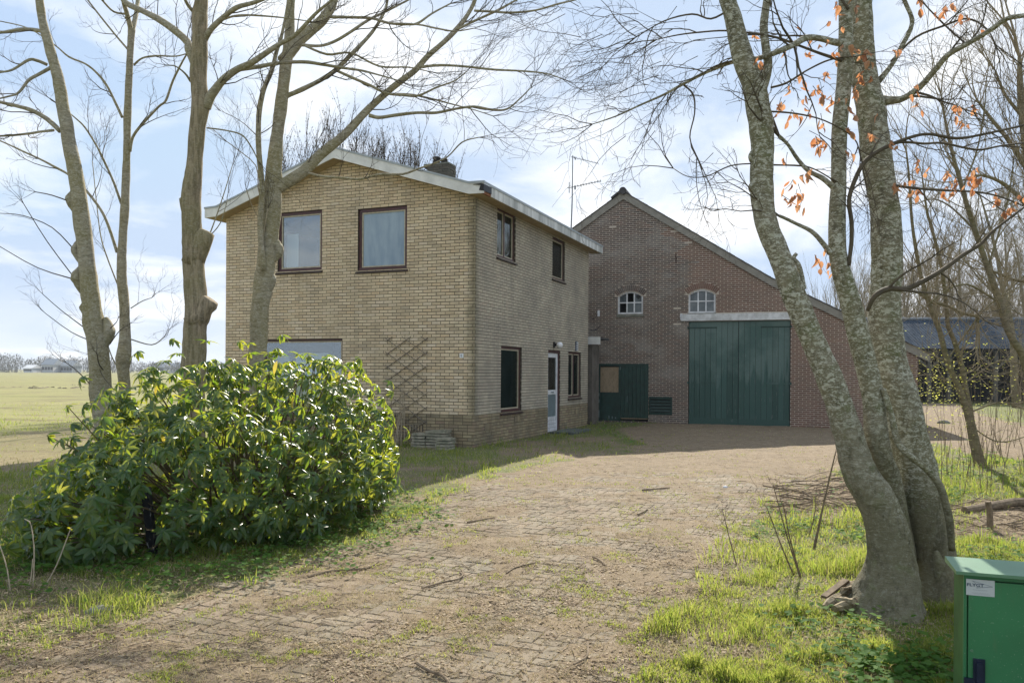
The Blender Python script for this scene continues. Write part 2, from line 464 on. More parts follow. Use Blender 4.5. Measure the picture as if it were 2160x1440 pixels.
def poly_sd(px, py, poly):
    """distance to a polygon's edge, positive inside"""
    px = np.asarray(px, dtype=np.float64); py = np.asarray(py, dtype=np.float64)
    d = np.full(px.shape, 1e9); inside = np.zeros(px.shape, dtype=bool)
    n = len(poly)
    for i in range(n):
        x0, y0 = poly[i]; x1, y1 = poly[(i + 1) % n]
        ex, ey = x1 - x0, y1 - y0
        t = np.clip(((px - x0) * ex + (py - y0) * ey) / (ex * ex + ey * ey + 1e-12), 0, 1)
        d = np.minimum(d, np.hypot(px - x0 - t * ex, py - y0 - t * ey))
        c = ((y0 > py) != (y1 > py)) & (px < (x1 - x0) * (py - y0) / (y1 - y0 + 1e-12) + x0)
        inside ^= c
    return np.where(inside, d, -d)
def gp(pts): return [(gnd(x, y).x, gnd(x, y).y) for x, y in pts]
P_DRIVE = gp([(-900, 1900), (-300, 1450), (0, 1372), (150, 1340), (400, 1268), (560, 1212), (700, 1165), (820, 1112), (930, 1050), (1060, 995), (1240, 965), (1330, 955),
              (1360, 935), (1300, 905), (1400, 890), (1700, 894), (1960, 893), (2000, 893), (1960, 935), (1800, 990), (1660, 1035), (1575, 1105), (1520, 1210), (1490, 1330), (1430, 1440), (1360, 1900)])
P_TRACK = gp([(1930, 893), (1960, 935), (2160, 975), (2700, 1020), (2700, 905), (2160, 896), (2060, 872), (2020, 852), (1930, 850)])
P_STREW = gp([(830, 1095), (930, 1050), (1060, 995), (1330, 955), (1300, 912), (1080, 935), (1010, 965), (840, 985), (700, 1000), (700, 1100)])
P_LEFTDIRT = gp([(-700, 930), (-100, 925), (200, 900), (420, 905), (500, 950), (330, 965), (150, 985), (-100, 1000), (-700, 1030)])
P_BRUSH = gp([(1600, 1030), (1700, 995), (1850, 1010), (1880, 1080), (1780, 1110), (1620, 1090)])
P_LITTER = gp([(2000, 1075), (2060, 1058), (2300, 1050), (2300, 1130), (2150, 1140), (2040, 1125)])
def sst(x, a, b):
    t = np.clip((x - a) / (b - a), 0, 1); return t * t * (3 - 2 * t)
def zones(X, Y):
    """paved, grassiness (0 bare to 1 thick)"""
    w = (fbm(X * .9, Y * .9, 3) - .5) * 1.1
    dr = poly_sd(X, Y, P_DRIVE) + w * .8
    paved = sst(dr, -.25, .25)
    g = 1 - paved
    g = g * (1 - .93 * sst(poly_sd(X, Y, P_TRACK) + w, -.4, .4))
    g = g * (1 - .52 * sst(poly_sd(X, Y, P_STREW) + w, -.3, .3))
    g = g * (1 - .80 * sst(poly_sd(X, Y, P_LEFTDIRT) + w, -.8, .8))
    g = g * (1 - .85 * sst(poly_sd(X, Y, P_BRUSH) + w * .7, -.2, .3))
    g = g * (1 - .85 * sst(poly_sd(X, Y, P_LITTER) + w * .7, -.2, .3))
    g = g * (.45 + .55 * sst(fbm(X * 1.7, Y * 1.7, 9), .32, .55))
    return paved, np.clip(g, 0, 1)
def ground_z(X, Y):
    X = np.asarray(X, dtype=np.float64); Y = np.asarray(Y, dtype=np.float64)
    dr = poly_sd(X, Y, P_DRIVE)
    off = sst(-dr, 0, 1.2)
    near = np.clip(1 - np.hypot(X, Y) / 60, 0, 1)
    z_out = (fbm(X * .8, Y * .8, 21) - .45) * .10 * near
    z_in = -0.0042 + (fbm(X * 2.4, Y * 2.4, 33, 5) - .49) * .050 + (fbm(X * 14, Y * 14, 44, 2) - .5) * .006
    z_in = z_in + .012 * sst(Y, 10.0, 13.0)
    return z_in * (1 - off) + z_out * off
def axis(lo, hi, core0, core1, step, grow):
    a = [core0]
    while a[-1] < core1: a.append(a[-1] + step)
    s = step
    while a[-1] < hi: s *= grow; a.append(a[-1] + s)
    s = step
    b = [core0]
    while b[-1] > lo: s *= grow; b.append(b[-1] - s)
    return np.array(b[:0:-1] + a)
xs = axis(-4500, 4500, -5.5, 5.5, .055, 1.045)
ys = axis(-60, 7000, 3.6, 11.0, .05, 1.035)
GX, GY = np.meshgrid(xs, ys)
GZ = ground_z(GX, GY)
nx, ny = len(xs), len(ys)
idx = np.arange(nx * ny).reshape(ny, nx)
gf = np.stack([idx[:-1, :-1], idx[:-1, 1:], idx[1:, 1:], idx[1:, :-1]], -1).reshape(-1, 4)
def mat_ground():
    g = G('yard soil and field')
    att = g.n('ShaderNodeAttribute', attribute_name='cover')
    sepc = g.n('ShaderNodeSeparateColor', {0: att.outputs['Color']})
    grassy, far, field = sepc.outputs[0], sepc.outputs[1], sepc.outputs[2]
    n_f = g.noise(55, 5, .7); n_m = g.noise(7, 6, .65); n_l = g.noise(1.1, 5, .6); n_g = g.noise(160, 3, .7)
    soil = g.ramp(n_m, [(.28, (.125, .09, .056)), (.45, (.205, .158, .102)), (.6, (.255, .20, .134)), (.78, (.32, .262, .185))])
    soil = g.mix(g.ramp(n_f, [(.35, .55), (.55, 0.0)]), soil, (.11, .08, .05))
    soil = g.mix(g.ramp(n_g, [(.60, 0.0), (.68, .6)]), soil, (.50, .42, .30))
    soil = g.mix(g.ramp(n_l, [(.45, 0.0), (.7, .5)]), soil, (.15, .12, .08))
    soil = g.mix(g.ramp(g.noise(2.6, 7, .7), [(.54, 0.0), (.66, .6)]), soil, (.13, .09, .055))
    moss = g.ramp(n_f, [(.3, (.07, .09, .028)), (.6, (.14, .16, .05)), (.75, (.20, .20, .075))])
    gm = g.ramp(g.math('ADD', grassy, g.math('MULTIPLY', g.math('SUBTRACT', n_m, .5), .9)), [(.28, 0.0), (.62, .9)])
    c = g.mix(gm, soil, moss)
    # the pasture: pale grass, worn and muddy streaks
    sx = g.map((.06, .5, 1))
    f1 = g.noise(1.0, 6, .65, sx); f2 = g.noise(.9, 8, .72, g.map((.35, 1.0, 1))); f3 = g.noise(6, 5, .7)
    fld = g.ramp(f1, [(.3, (.20, .205, .075)), (.5, (.265, .255, .105)), (.7, (.31, .28, .135))])
    fld = g.mix(g.ramp(f3, [(.35, .45), (.6, 0.0)]), fld, (.13, .15, .05))
    fld = g.mix(g.ramp(f2, [(.50, 0.0), (.60, .8)]), fld, (.14, .11, .075))
    c = g.mix(field, c, fld)
    h = g.math('ADD', n_f, g.math('MULTIPLY', n_g, .5))
    return g.out(c, .95, g.bump(h, .55, .012), spec=.15)
M_ground = mat_ground()
ground = big_mesh('ground', np.stack([GX.ravel(), GY.ravel(), GZ.ravel()], 1), gf, M_ground, smooth=True, kind='structure')
pv, gr = zones(GX.ravel(), GY.ravel())
ca = ground.data.color_attributes.new('cover', 'FLOAT_COLOR', 'POINT')
fieldm = sst(np.hypot(GX, GY).ravel(), 11, 19) * sst(-GX.ravel(), 4.5, 6.0) + sst(GY.ravel(), 60, 80)
fieldm = np.clip(fieldm, 0, 1) * (1 - .5 * sst(poly_sd(GX.ravel(), GY.ravel(), P_LEFTDIRT) + (fbm(GX.ravel() * .7, GY.ravel() * .7, 3) - .5) * 2.5, -1.0, 1.0) * (np.hypot(GX, GY).ravel() < 60))
ca.data.foreach_set('color', np.stack([gr, sst(GY.ravel(), 14, 40), fieldm, np.ones_like(gr)], 1).astype(np.float32).ravel())

# clinker pavers of the driveway, laid herringbone
def mat_paver():
    g = G('worn clinker paver')
    base = g.ramp(g.rnd(), [(0, (.18, .16, .12)), (.35, (.225, .205, .155)), (.55, (.24, .19, .135)), (.8, (.25, .19, .14)), (1, (.175, .165, .13))])
    n_m = g.noise(6, 6, .65); n_f = g.noise(120, 4, .7); n_d = g.noise(2.2, 6, .7)
    c = g.mix(g.ramp(n_d, [(.38, 0.0), (.58, .85)]), base, (.24, .195, .138))
    c = g.mix(g.ramp(n_f, [(.35, .5), (.55, 0.0)]), c, (.12, .095, .065))
    c = g.mix(g.ramp(n_f, [(.62, 0.0), (.70, .5)]), c, (.45, .39, .29))
    c = g.mix(g.ramp(n_m, [(.56, 0.0), (.74, .4)]), c, (.15, .14, .08))
    nb = g.noise(1.1, 7, .7)
    c = g.mix(g.ramp(nb, [(.38, .7), (.54, 0.0)]), c, (.12, .088, .052))
    c = g.mix(g.ramp(nb, [(.56, 0.0), (.72, .45)]), c, (.33, .28, .20))
    return g.out(c, .92, g.bump(n_f, .4, .004), spec=.2)
M_paver = mat_paver()
drive = empty('driveway', (0, 6, 0), kind='structure')
HU = Vector((math.cos(R(22.6)), -math.sin(R(22.6)), 0)); HW = Vector((math.sin(R(22.6)), math.cos(R(22.6)), 0))
pit = .103
pav = []
for i in range(-130, 130):
    for j in range(-40, 200):
        k = (i - j) % 4
        if k == 0: rect = (i, j, 2, 1)
        elif k == 2: rect = (i, j - 1, 1, 2)
        else: continue
        c = HU * ((rect[0] + rect[2] / 2) * pit) + HW * ((rect[1] + rect[3] / 2) * pit) + Vector((0, 6.5, 0))
        if 3.7 < c.y < 13.0 and abs(c.x) < c.y * .66 + .4: pav.append((c, rect))
cx_ = np.array([p[0].x for p in pav]); cy_ = np.array([p[0].y for p in pav])
ok = (poly_sd(cx_, cy_, P_DRIVE) + (fbm(cx_ * 1.5, cy_ * 1.5, 5) - .5) * .5) > -.02
pav = [p for p, o in zip(pav, ok) if o]
pav.sort(key=lambda p: p[0].length)
def paver_mesh(L, W):
    h = .5
    me = bpy.data.meshes.new('paver')
    a, b, bv = L / 2 - .0032, W / 2 - .0032, .005
    vs = [(-a, -b, -.06), (a, -b, -.06), (a, b, -.06), (-a, b, -.06), (-a, -b, -bv), (a, -b, -bv), (a, b, -bv), (-a, b, -bv),
          (-a + bv, -b + bv, 0), (a - bv, -b + bv, 0), (a - bv, b - bv, 0), (-a + bv, b - bv, 0)]
    fs = [(0, 1, 5, 4), (1, 2, 6, 5), (2, 3, 7, 6), (3, 0, 4, 7), (4, 5, 9, 8), (5, 6, 10, 9), (6, 7, 11, 10), (7, 4, 8, 11), (8, 9, 10, 11)]
    me.from_pydata(vs, [], fs); me.materials.append(M_paver); me.update()
    return me, vs, fs
pme, pvs, pfs = paver_mesh(2 * pit, pit)
AZ = -R(22.6)
rest = MB(); npv = 0
for c, rect in pav:
    rz = AZ + (R(90) if rect[2] == 1 else 0) + random.gauss(0, .012)
    z = random.gauss(0, .0016)
    tx, ty = random.gauss(0, .007), random.gauss(0, .007)
    seen = abs(c.x - .0) < c.y * .64 and c.y > 4.05
    if npv < 300 and seen:
        o = bpy.data.objects.new('paver', pme); col.objects.link(o); o.parent = drive
        o.location = (c.x, c.y - 6, z); o.rotation_euler = (tx, ty, rz); npv += 1
    else:
        m = Matrix.Translation((c.x, c.y, z)) @ Matrix.Rotation(rz, 4, 'Z') @ Matrix.Rotation(tx, 4, 'X')
        rest.add([m @ Vector(v) for v in pvs], pfs)
rest.build('paving', M_paver, drive, kind='stuff')

# ------------------------------------------------------------------ brick walls
def clip_poly(poly, a, b, c):
    """keep the part of a convex polygon with a*s + b*z <= c"""
    out = []
    n = len(poly)
    for i in range(n):
        p, q = poly[i], poly[(i + 1) % n]
        dp = a * p[0] + b * p[1] - c; dq = a * q[0] + b * q[1] - c
        if dp <= 0: out.append(p)
        if (dp < 0 < dq) or (dq < 0 < dp):
            t = dp / (dp - dq); out.append((p[0] + (q[0] - p[0]) * t, p[1] + (q[1] - p[1]) * t))
    return out
def area(poly):
    return abs(sum(p[0] * q[1] - q[0] * p[1] for p, q in zip(poly, poly[1:] + poly[:1]))) / 2
def lay_bricks(s0, s1, z0, z1, BL, BH, tops, opens, start=0.0, joint=.0125, jit=.002, pattern='half', seed=1):
    """(polygon, whole) per brick; tops = lines (a,b,c) kept below; opens = functions z -> list of (sa, sb)"""
    rr = random.Random(seed); res = []
    n = int(round((z1 - z0) / BH))
    for j in range(n):
        za = z0 + j * BH; zb = za + BH - joint
        off = (BL / 2 if j % 2 else 0.0)
        cuts = []
        s = s0 + start - (off if off else 0)
        while s < s1:
            if pattern == 'wild':
                L = BL if rr.random() < .5 else BL / 2
            else: L = BL
            a, b = max(s, s0), min(s + L - joint, s1)
            s += L
            if b - a < .02: continue
            segs = [(a, b)]
            for oa, ob in opens((za + zb) / 2):
                ns = []
                for x, y in segs:
                    if ob <= x or oa >= y: ns.append((x, y))
                    else:
                        if oa - x > .004: ns.append((x, oa))
                        if y - ob > .004: ns.append((ob, y))
                segs = ns
            for x, y in segs:
                poly = [(x, za), (y, za), (y, zb), (x, zb)]
                whole = abs((y - x) - (BL - joint)) < .004
                for t in (tops((x + y) / 2) if callable(tops) else tops):
                    m = clip_poly(poly, *t)
                    if len(m) != 4 or abs(area(m) - area(poly)) > 1e-7: whole = False
                    poly = m
                    if len(poly) < 3: break
                if len(poly) >= 3 and area(poly) > 4e-4: res.append((poly, whole))
    return res
def mortar(mb, fc, s0, s1, z0, tops, openrects, thick, o1=-.006, m=0):
    """wall core with rectangular holes, in upright strips"""
    br = sorted(set([s0, s1] + [v for r in openrects for v in r[:2] if s0 < v < s1]))
    for a, b in zip(br[:-1], br[1:]):
        mid = (a + b) / 2
        hs = sorted([(r[2], r[3]) for r in openrects if r[0] < mid < r[1]])
        z = z0; spans = []
        for h0, h1 in hs:
            if h0 > z: spans.append((z, h0))
            z = max(z, h1)
        spans.append((z, 50))
        for za, zb in spans:
            poly = [(a, za), (b, za), (b, zb), (a, zb)]
            for t in (tops(mid) if callable(tops) else tops): poly = clip_poly(poly, *t)
            if len(poly) >= 3 and area(poly) > 1e-4: mb.prism(fc, poly, o1 - thick, o1, m)
def brick_mesh(name, L, H, D, mat):
    me = bpy.data.meshes.new(name)
    a, h, b = L / 2, H / 2, .003
    vs = []
    for y, e in ((D, 0), (b, 0), (0, b)):      # back, shoulder, face (local -Y faces out)
        vs += [(-a + e, y, -h + e), (a - e, y, -h + e), (a - e, y, h - e), (-a + e, y, h - e)]
    fs = []
    for k in (0, 4):
        fs += [(k + i, k + (i + 1) % 4, k + 4 + (i + 1) % 4, k + 4 + i) for i in range(4)]
    fs.append((8, 9, 10, 11))
    me.from_pydata(vs, [], fs); me.materials.append(mat); me.update()
    return me
def put_bricks(fc, bricks, BL, BH, mat, parent, single, restmb, mi, joint=.0125, depth=.028, seed=5):
    """bricks whose index is in 'single' become their own objects"""
    rr = random.Random(seed)
    me = brick_mesh('brick', BL - joint, BH - joint, depth, mat) if single else None
    base = ROOT[parent.name]
    rz = math.atan2(fc.u.y, fc.u.x)
    for i, (poly, whole) in enumerate(bricks):
        out = rr.gauss(0, .0012)
        if i in single:
            a = (poly[0][0] + poly[1][0]) / 2; z = (poly[0][1] + poly[2][1]) / 2
            o = bpy.data.objects.new('brick', me); col.objects.link(o); o.parent = parent
            o.location = fc.L(a + rr.gauss(0, .001), z + rr.gauss(0, .001), out) - base
            o.rotation_euler = (rr.gauss(0, .006), rr.gauss(0, .004), rz)
        else:
            restmb.prism(fc, poly, -depth, out, mi)

# ------------------------------------------------------------------ the yellow brick house
A0 = R(22.6)
O = Vector((-.80, 16.70, 0))
FR = Face(O, (math.cos(A0), -math.sin(A0), 0))           # gable wall, s from -6.75 to 0
SD = Face(O, (math.sin(A0), math.cos(A0), 0))            # long wall, s from 0 to 8.16
HWID, HLEN, EAVE, RIDGE = 6.75, 8.16, 5.54, 6.62
RS = -HWID / 2
house = empty('brick_house', O + Vector((-2, 5, 0)), 'two-storey yellow brick house with a shallow white-edged gable roof and maroon windows', 'house')
slope = (RIDGE - EAVE) / (-RS)
TH = .22
# gable wall top sits under the roof slab
topsF = [(slope, 1, EAVE - TH + slope * 0.0 + 0.02), (-slope, 1, EAVE - TH + slope * HWID + 0.02)]
def rect_from(fc, xl, xr, yt, yb, xref='r'):
    """opening from its left and right pixel columns and its top and bottom at the right (or left) edge"""
    x = xr if xref == 'r' else xl
    a = fc.q(xl, yt)[0]; b = fc.q(xr, yt)[0]
    return [a, b, fc.q(x, yb)[1], fc.q(x, yt)[1]]
W1 = rect_from(FR, 586, 679.5, 443, 569)
W2 = rect_from(FR, 755, 859, 429, 562)
W3 = rect_from(FR, 548, 722.5, 716, 876)
openF = [W1, W2, W3]
S1 = rect_from(SD, 1049, 1088.2, 436.7, 542, 'l')
S2 = rect_from(SD, 1165.6, 1192, 497.8, 586, 'l')
S3 = rect_from(SD, 1057, 1101, 726.7, 868, 'l')
DR = rect_from(SD, 1156.5, 1182, 736.7, 917, 'l'); DR[2] = .02
S4 = rect_from(SD, 1199, 1226, 741, 838, 'l')
openS = [S1, S2, S3, DR, S4]
BLy, BHy = .220, .0695
PL = .0695 * 10        # plinth height
def mk_open(rs):
    def f(z):
        return [(r[0], r[1]) for r in rs if r[2] - .005 < z < r[3] + .005]
    return f
for r in openF + openS:
    # heads and sills meet a joint
    r[3] = round(r[3] / BHy) * BHy - .005
    if r is not DR: r[2] = round(r[2] / BHy) * BHy - .005
core = MB()
mortar(core, FR, -HWID + .008, -.008, -.3, topsF, openF, .24)
mortar(core, SD, .246, HLEN, -.3, [(0, 1, EAVE - TH + .03)], openS, .24)
# back and far walls of the shell
BK = Face(O + SD.u * HLEN, -FR.u); BK.n = SD.u.copy()
LF = Face(O - FR.u * HWID, SD.u); LF.n = -FR.u
mortar(core, LF, .246, HLEN, -.3, [(0, 1, EAVE - TH + .03)], [], .2)
mortar(core, BK, .25, HWID - .25, -.3, [(-slope, 1, EAVE - TH), (slope, 1, EAVE - TH + slope * HWID)], [], .2)
core.build('wall', M_mortar_d, house)
fb = lay_bricks(-HWID, 0, PL, 6.8, BLy, BHy, topsF, mk_open(openF), seed=2)
fp = lay_bricks(-HWID, 0, 0, PL, BLy, BHy, [], mk_open([W3]), pattern='wild', seed=3)
sb = lay_bricks(.034, HLEN, PL, EAVE - TH + .06, BLy, BHy, [], mk_open(openS), start=-.08, seed=4)
sp = lay_bricks(.034, HLEN, 0, PL, BLy, BHy, [], mk_open(openS), pattern='wild', seed=6)
cand = []
for kind, fc, br in (('f', FR, fb), ('s', SD, sb)):
    for i, (poly, whole) in enumerate(br):
        if not whole: continue
        a = (poly[0][0] + poly[1][0]) / 2; z = (poly[0][1] + poly[2][1]) / 2
        p = fc.L(a, z); v = (CAM - p); d = v.length
        if kind == 'f' and (-2.3 < a < -1.05 and .4 < z < 2.4): continue
        cand.append((-abs(v.normalized().dot(fc.n)) / d ** 2, kind, i))
cand.sort()
one = {'f': set(), 's': set()}
for _, k, i in cand[:300]: one[k].add(i)
br = MB()
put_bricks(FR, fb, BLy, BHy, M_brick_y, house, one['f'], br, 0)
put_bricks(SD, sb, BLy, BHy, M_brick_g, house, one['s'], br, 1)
put_bricks(FR, fp, BLy, BHy, M_brick_p, house, set(), br, 2)
put_bricks(SD, sp, BLy, BHy, M_brick_p, house, set(), br, 2)
lb = lay_bricks(.034, HLEN, 0, EAVE - TH, BLy, BHy, [], mk_open([]), seed=8)
for poly, w in lb[::1]: br.prism(LF, poly, -.02, random.gauss(0, .002), 0)
br.build('brickwork', [M_brick_y, M_brick_g, M_brick_p], house, kind='stuff')
# air grates in the plinth: upright bricks with slots
for fc, sa, zz in ((FR, FR.q(862, 925)[0], .30), (SD, .55, .33), (SD, 2.25, .42), (SD, 6.9, .40)):
    m = MB(); m.box(fc, sa, sa + .36, zz, zz + .15, .001, .004, 1)
    for k in range(5): m.box(fc, sa + .012 + k * .07, sa + .062 + k * .07, zz + .004, zz + .146, .004, .012, 0)
    m.build('air_grate', [M_brick_p, M_black], house)

# roof: sloping slab with a flat gutter box at both eaves, white fascia all round
OH = .35
prof = [(-HWID - OH, EAVE - .01), (-HWID, EAVE), (RS, RIDGE), (0, EAVE), (OH, EAVE - .01)]
roof = MB()
def roofpart(mb, pr, h0, h1, t0, t1, m):
    """profile strips (s, z) lowered by h0..h1, along the house from t0 to t1"""
    for (a, za), (b, zb) in zip(pr[:-1], pr[1:]):
        P = lambda s, z, t: O + FR.u * s + SD.u * t + Vector((0, 0, z))
        mb.hexa([P(a, za - h1, t0), P(b, zb - h1, t0), P(b, zb - h1, t1), P(a, za - h1, t1),
                 P(a, za - h0, t0), P(b, zb - h0, t0), P(b, zb - h0, t1), P(a, za - h0, t1)], m)
inn = [(-HWID - OH + .03, EAVE - .01), (-HWID, EAVE), (RS, RIDGE), (0, EAVE), (OH - .03, EAVE - .01)]
roofpart(roof, inn, .012, .195, -OH + .03, HLEN + OH - .05, 0)
ro = roof.build('roof', M_felt, house)
sf = MB(); roofpart(sf, inn, .197, .215, -OH + .03, HLEN + OH - .05, 0); sf.build('soffit', M_soffit, ro)
def fascia_front(name, t0, t1, mat):
    for (a, za), (b, zb) in zip(prof[:-1], prof[1:]):
        f = MB(); roofpart(f, [(a, za), (b, zb)], 0, .225, t0, t1, 0); f.build(name, mat, ro)
fascia_front('fascia_board', -OH, -OH + .028, M_fascia)
fascia_front('fascia_board', HLEN + OH - .048, HLEN + OH - .02, M_fascia)
P3 = lambda s, z, t: O + FR.u * s + SD.u * t + Vector((0, 0, z))
for s_, mat in ((OH, M_fascia2), (-HWID - OH, M_fascia2)):
    for t0, t1 in ((-OH + .03, 2.6), (2.605, 5.4), (5.405, HLEN + OH - .05)):
        f = MB()
        sa, sb_ = (s_ - .028, s_) if s_ > 0 else (s_, s_ + .028)
        z1_, z0_ = EAVE - .01, EAVE - .235
        if s_ > 0 and t0 < 0: t0 = .04
        f.hexa([P3(sa, z0_, t0), P3(sb_, z0_, t0), P3(sb_, z0_, t1), P3(sa, z0_, t1), P3(sa, z1_, t0), P3(sb_, z1_, t0), P3(sb_, z1_, t1), P3(sa, z1_, t1)])
        f.build('fascia_board', mat, ro)
tr = MB()
tp = [(-HWID - OH - .012, EAVE + .0), (-HWID, EAVE + .012), (RS, RIDGE + .012), (0, EAVE + .012), (OH + .012, EAVE + .0)]
roofpart(tr, tp, -.022, .022, -OH - .014, -OH - .001, 0)
roofpart(tr, tp, -.024, .0, -OH - .0005, -OH + .06, 0)
tr.hexa([P3(OH + .001, EAVE - .035, -OH), P3(OH + .014, EAVE - .035, -OH), P3(OH + .014, EAVE - .035, HLEN + OH), P3(OH + .001, EAVE - .035, HLEN + OH),
         P3(OH + .001, EAVE + .016, -OH), P3(OH + .014, EAVE + .016, -OH), P3(OH + .014, EAVE + .016, HLEN + OH), P3(OH + .001, EAVE + .016, HLEN + OH)])
tr.build('edge_trim', M_zinc, ro)
# the broken corner: black patch for the gap's darkness, with torn felt, side board missing
bc = MB()
bc.hexa([P3(OH - .10, EAVE - .17, -OH - .016), P3(OH + .006, EAVE - .19, -OH - .01), P3(OH + .004, EAVE - .18, .05), P3(OH - .05, EAVE - .16, .05),
         P3(OH - .05, EAVE - .03, -OH - .016), P3(OH + .008, EAVE - .05, -OH - .01), P3(OH + .004, EAVE - .04, .05), P3(OH - .05, EAVE - .03, .05)])
bc.hexa([P3(OH - .24, EAVE - .045, -OH - .02), P3(OH - .03, EAVE - .075, -OH - .02), P3(OH - .03, EAVE - .06, -OH + .02), P3(OH - .24, EAVE - .045, -OH + .02),
         P3(OH - .22, EAVE - .038, -OH - .02), P3(OH - .03, EAVE - .035, -OH - .02), P3(OH - .03, EAVE - .035, -OH + .02), P3(OH - .22, EAVE - .03, -OH + .02)])
bc.build('felt_hole_patch', M_black, ro)
bcw = MB(); bcw.hexa([P3(OH - .06, EAVE - .235, -OH + .03), P3(OH - .012, EAVE - .235, -OH + .03), P3(OH - .012, EAVE - .235, .04), P3(OH - .06, EAVE - .235, .04),
         P3(OH - .06, EAVE - .175, -OH + .03), P3(OH - .012, EAVE - .175, -OH + .03), P3(OH - .012, EAVE - .175, .04), P3(OH - .06, EAVE - .175, .04)])
bcw.build('bare_batten', mat_simple('rotten wood', (.30, .13, .06), .9, .3, 20), ro)
# chimney
ch = MB()
cs, ct = -2.55, 3.0
CF = Face(P3(cs - .36, 0, ct), FR.u)
for j in range(11):
    z = 6.25 + j * .068
    for k in range(4):
        a = k * .18 + (.09 if j % 2 else 0)
        ch.box(CF, max(0, a), min(.70, a + .17), z, z + .06, -.42, random.gauss(0, .003), 0)
CG = Face(P3(cs + .34, 0, ct), SD.u)
for j in range(11):
    z = 6.25 + j * .068
    for k in range(3):
        ch.box(CG, k * .15 + .002, k * .15 + .142, z, z + .06, -.1, .003 + random.gauss(0, .003), 0)
M_chim = mat_brick('chimney brick', [(.13, .115, .09), (.17, .15, .115), (.10, .095, .08)], (.08, .08, .06), .5)
co = ch.build('chimney', M_chim, ro)
cp = MB(); cp.box(CF, -.012, .712, 6.99, 7.03, -.43, .012, 0)
cp.build('chimney_cap', M_concrete, ro)
for k, (a, r_, h_) in enumerate(((.26, .10, .20), (.48, .09, .13))):
    c = P3(cs - .36 + a, 0, ct + .2)
    m = MB(); m.tube([c + Vector((0, 0, 7.02)), c + Vector((0, 0, 7.04 + h_ * .8)), c + Vector((0, 0, 7.04 + h_ * .82)), c + Vector((0, 0, 7.04 + h_))], [r_, r_ * .9, r_ * 1.12, r_ * 1.05], 12, 0)
    m.build('chimney_pot', M_tile, ro, smooth=True)

# windows
def window(fc, r, parent, frame=.07, rec=.05, bead=.03, mull=None, glass=M_glass, back=None, name='window', framemat=None, sill=True, cream=None, backd=.35, sidesill=.05):
    fm = framemat or M_maroon; cm_ = cream or M_cream
    a, b, z0, z1 = r
    w = MB()
    w.box(fc, a, b, z1 - frame, z1, -rec - .06, -rec)
    w.box(fc, a, b, z0, z0 + frame * .9, -rec - .06, -rec + .012)
    w.box(fc, a, a + frame, z0 + frame * .9, z1 - frame, -rec - .06, -rec)
    w.box(fc, b - frame, b, z0 + frame * .9, z1 - frame, -rec - .06, -rec)
    xs_ = [a + frame, b - frame]
    if mull:
        for q in mull:
            mm = a + (b - a) * q
            w.box(fc, mm - frame * .5, mm + frame * .5, z0 + frame * .9, z1 - frame, -rec - .06, -rec)
            xs_ = sorted(xs_ + [mm - frame * .5, mm + frame * .5])
    wo_ = w.build(name, fm, parent)
    for k in range(0, len(xs_), 2):
        xa, xb = xs_[k] + .003, xs_[k + 1] - .003
        za, zb = z0 + frame * .9 + .003, z1 - frame - .003
        s_ = MB()
        s_.box(fc, xa, xb, zb - bead, zb, -rec - .05, -rec - .012)
        s_.box(fc, xa, xb, za, za + bead, -rec - .05, -rec - .012)
        s_.box(fc, xa, xa + bead, za + bead, zb - bead, -rec - .05, -rec - .012)
        s_.box(fc, xb - bead, xb, za + bead, zb - bead, -rec - .05, -rec - .012)
        s_.build('sash', cm_, wo_)
        p_ = MB(); p_.box(fc, xa + bead * .6, xb - bead * .6, za + bead * .6, zb - bead * .6, -rec - .036, -rec - .030)
        p_.build('pane', glass, wo_)
    if sill:
        n = max(2, int((b - a) / .11)); st = (b - a + .06) / n
        m = MB()
        for k in range(n):
            x0 = a - .03 + k * st
            m.hexa([fc.L(x0, z0 - .075, -.04), fc.L(x0 + st - .006, z0 - .075, -.04), fc.L(x0 + st - .006, z0 - .068, sidesill), fc.L(x0, z0 - .068, sidesill),
                    fc.L(x0, z0 - .005, -.04), fc.L(x0 + st - .006, z0 - .005, -.04), fc.L(x0 + st - .006, z0 - .045, sidesill), fc.L(x0, z0 - .045, sidesill)])
        m.build('window_sill', M_sill, wo_)
    return wo_
w1 = window(FR, W1, house)
w2 = window(FR, W2, house, glass=M_film, frame=.075)
w3 = window(FR, W3, house, frame=.05)
window(SD, S1, house, mull=[.47], frame=.05, glass=M_glass_side)
window(SD, S2, house, frame=.05, glass=M_glass_dusty)
window(SD, S3, house, frame=.06, glass=M_glass_side)
window(SD, S4, house, mull=[.5], frame=.05, glass=M_glass_dusty)
# rooms behind the panes: floors, partitions, white boards
it = MB()
it.box(FR, -HWID + .26, -.26, 2.72, 2.86, -HLEN + .3, -.26, 0)
it.box(FR, -HWID + .26, -.26, .02, .08, -HLEN + .3, -.26, 0)
it.box(FR, -HWID + .26, -.26, .1, 5.2, -4.2, -4.1, 0)
it.box(FR, -3.35, -3.27, .1, 5.2, -4.1, -.27, 0)
it.build('inner_partition', M_int, house)
bl = MB()
bl.box(FR, W1[0] - .05, W1[0] + (W1[1] - W1[0]) * .22, W1[2] - .05, W1[2] + .95, -.42, -.40, 0)
bl.build('white_board', M_intwhite, house)
bl = MB()
bl.box(FR, W3[0] + .05, W3[0] + .42, W3[2] + .2, W3[2] + 1.35, -.60, -.58, 0)
bl.box(FR, W3[0] + .62, W3[0] + 1.55, W3[2] + .3, W3[2] + 1.42, -.60, -.58, 0)
bl.build('white_board', M_intwhite, house)  # white boards paint in the bright back windows seen through the room
cu = MB(); cu.box(SD, S3[0] + .35, S3[0] + .55, S3[2], S3[3], -.5, -.48, 0); cu.box(SD, S1[0] + .1, S1[1], S1[2], S1[3], -.42, -.40, 0)
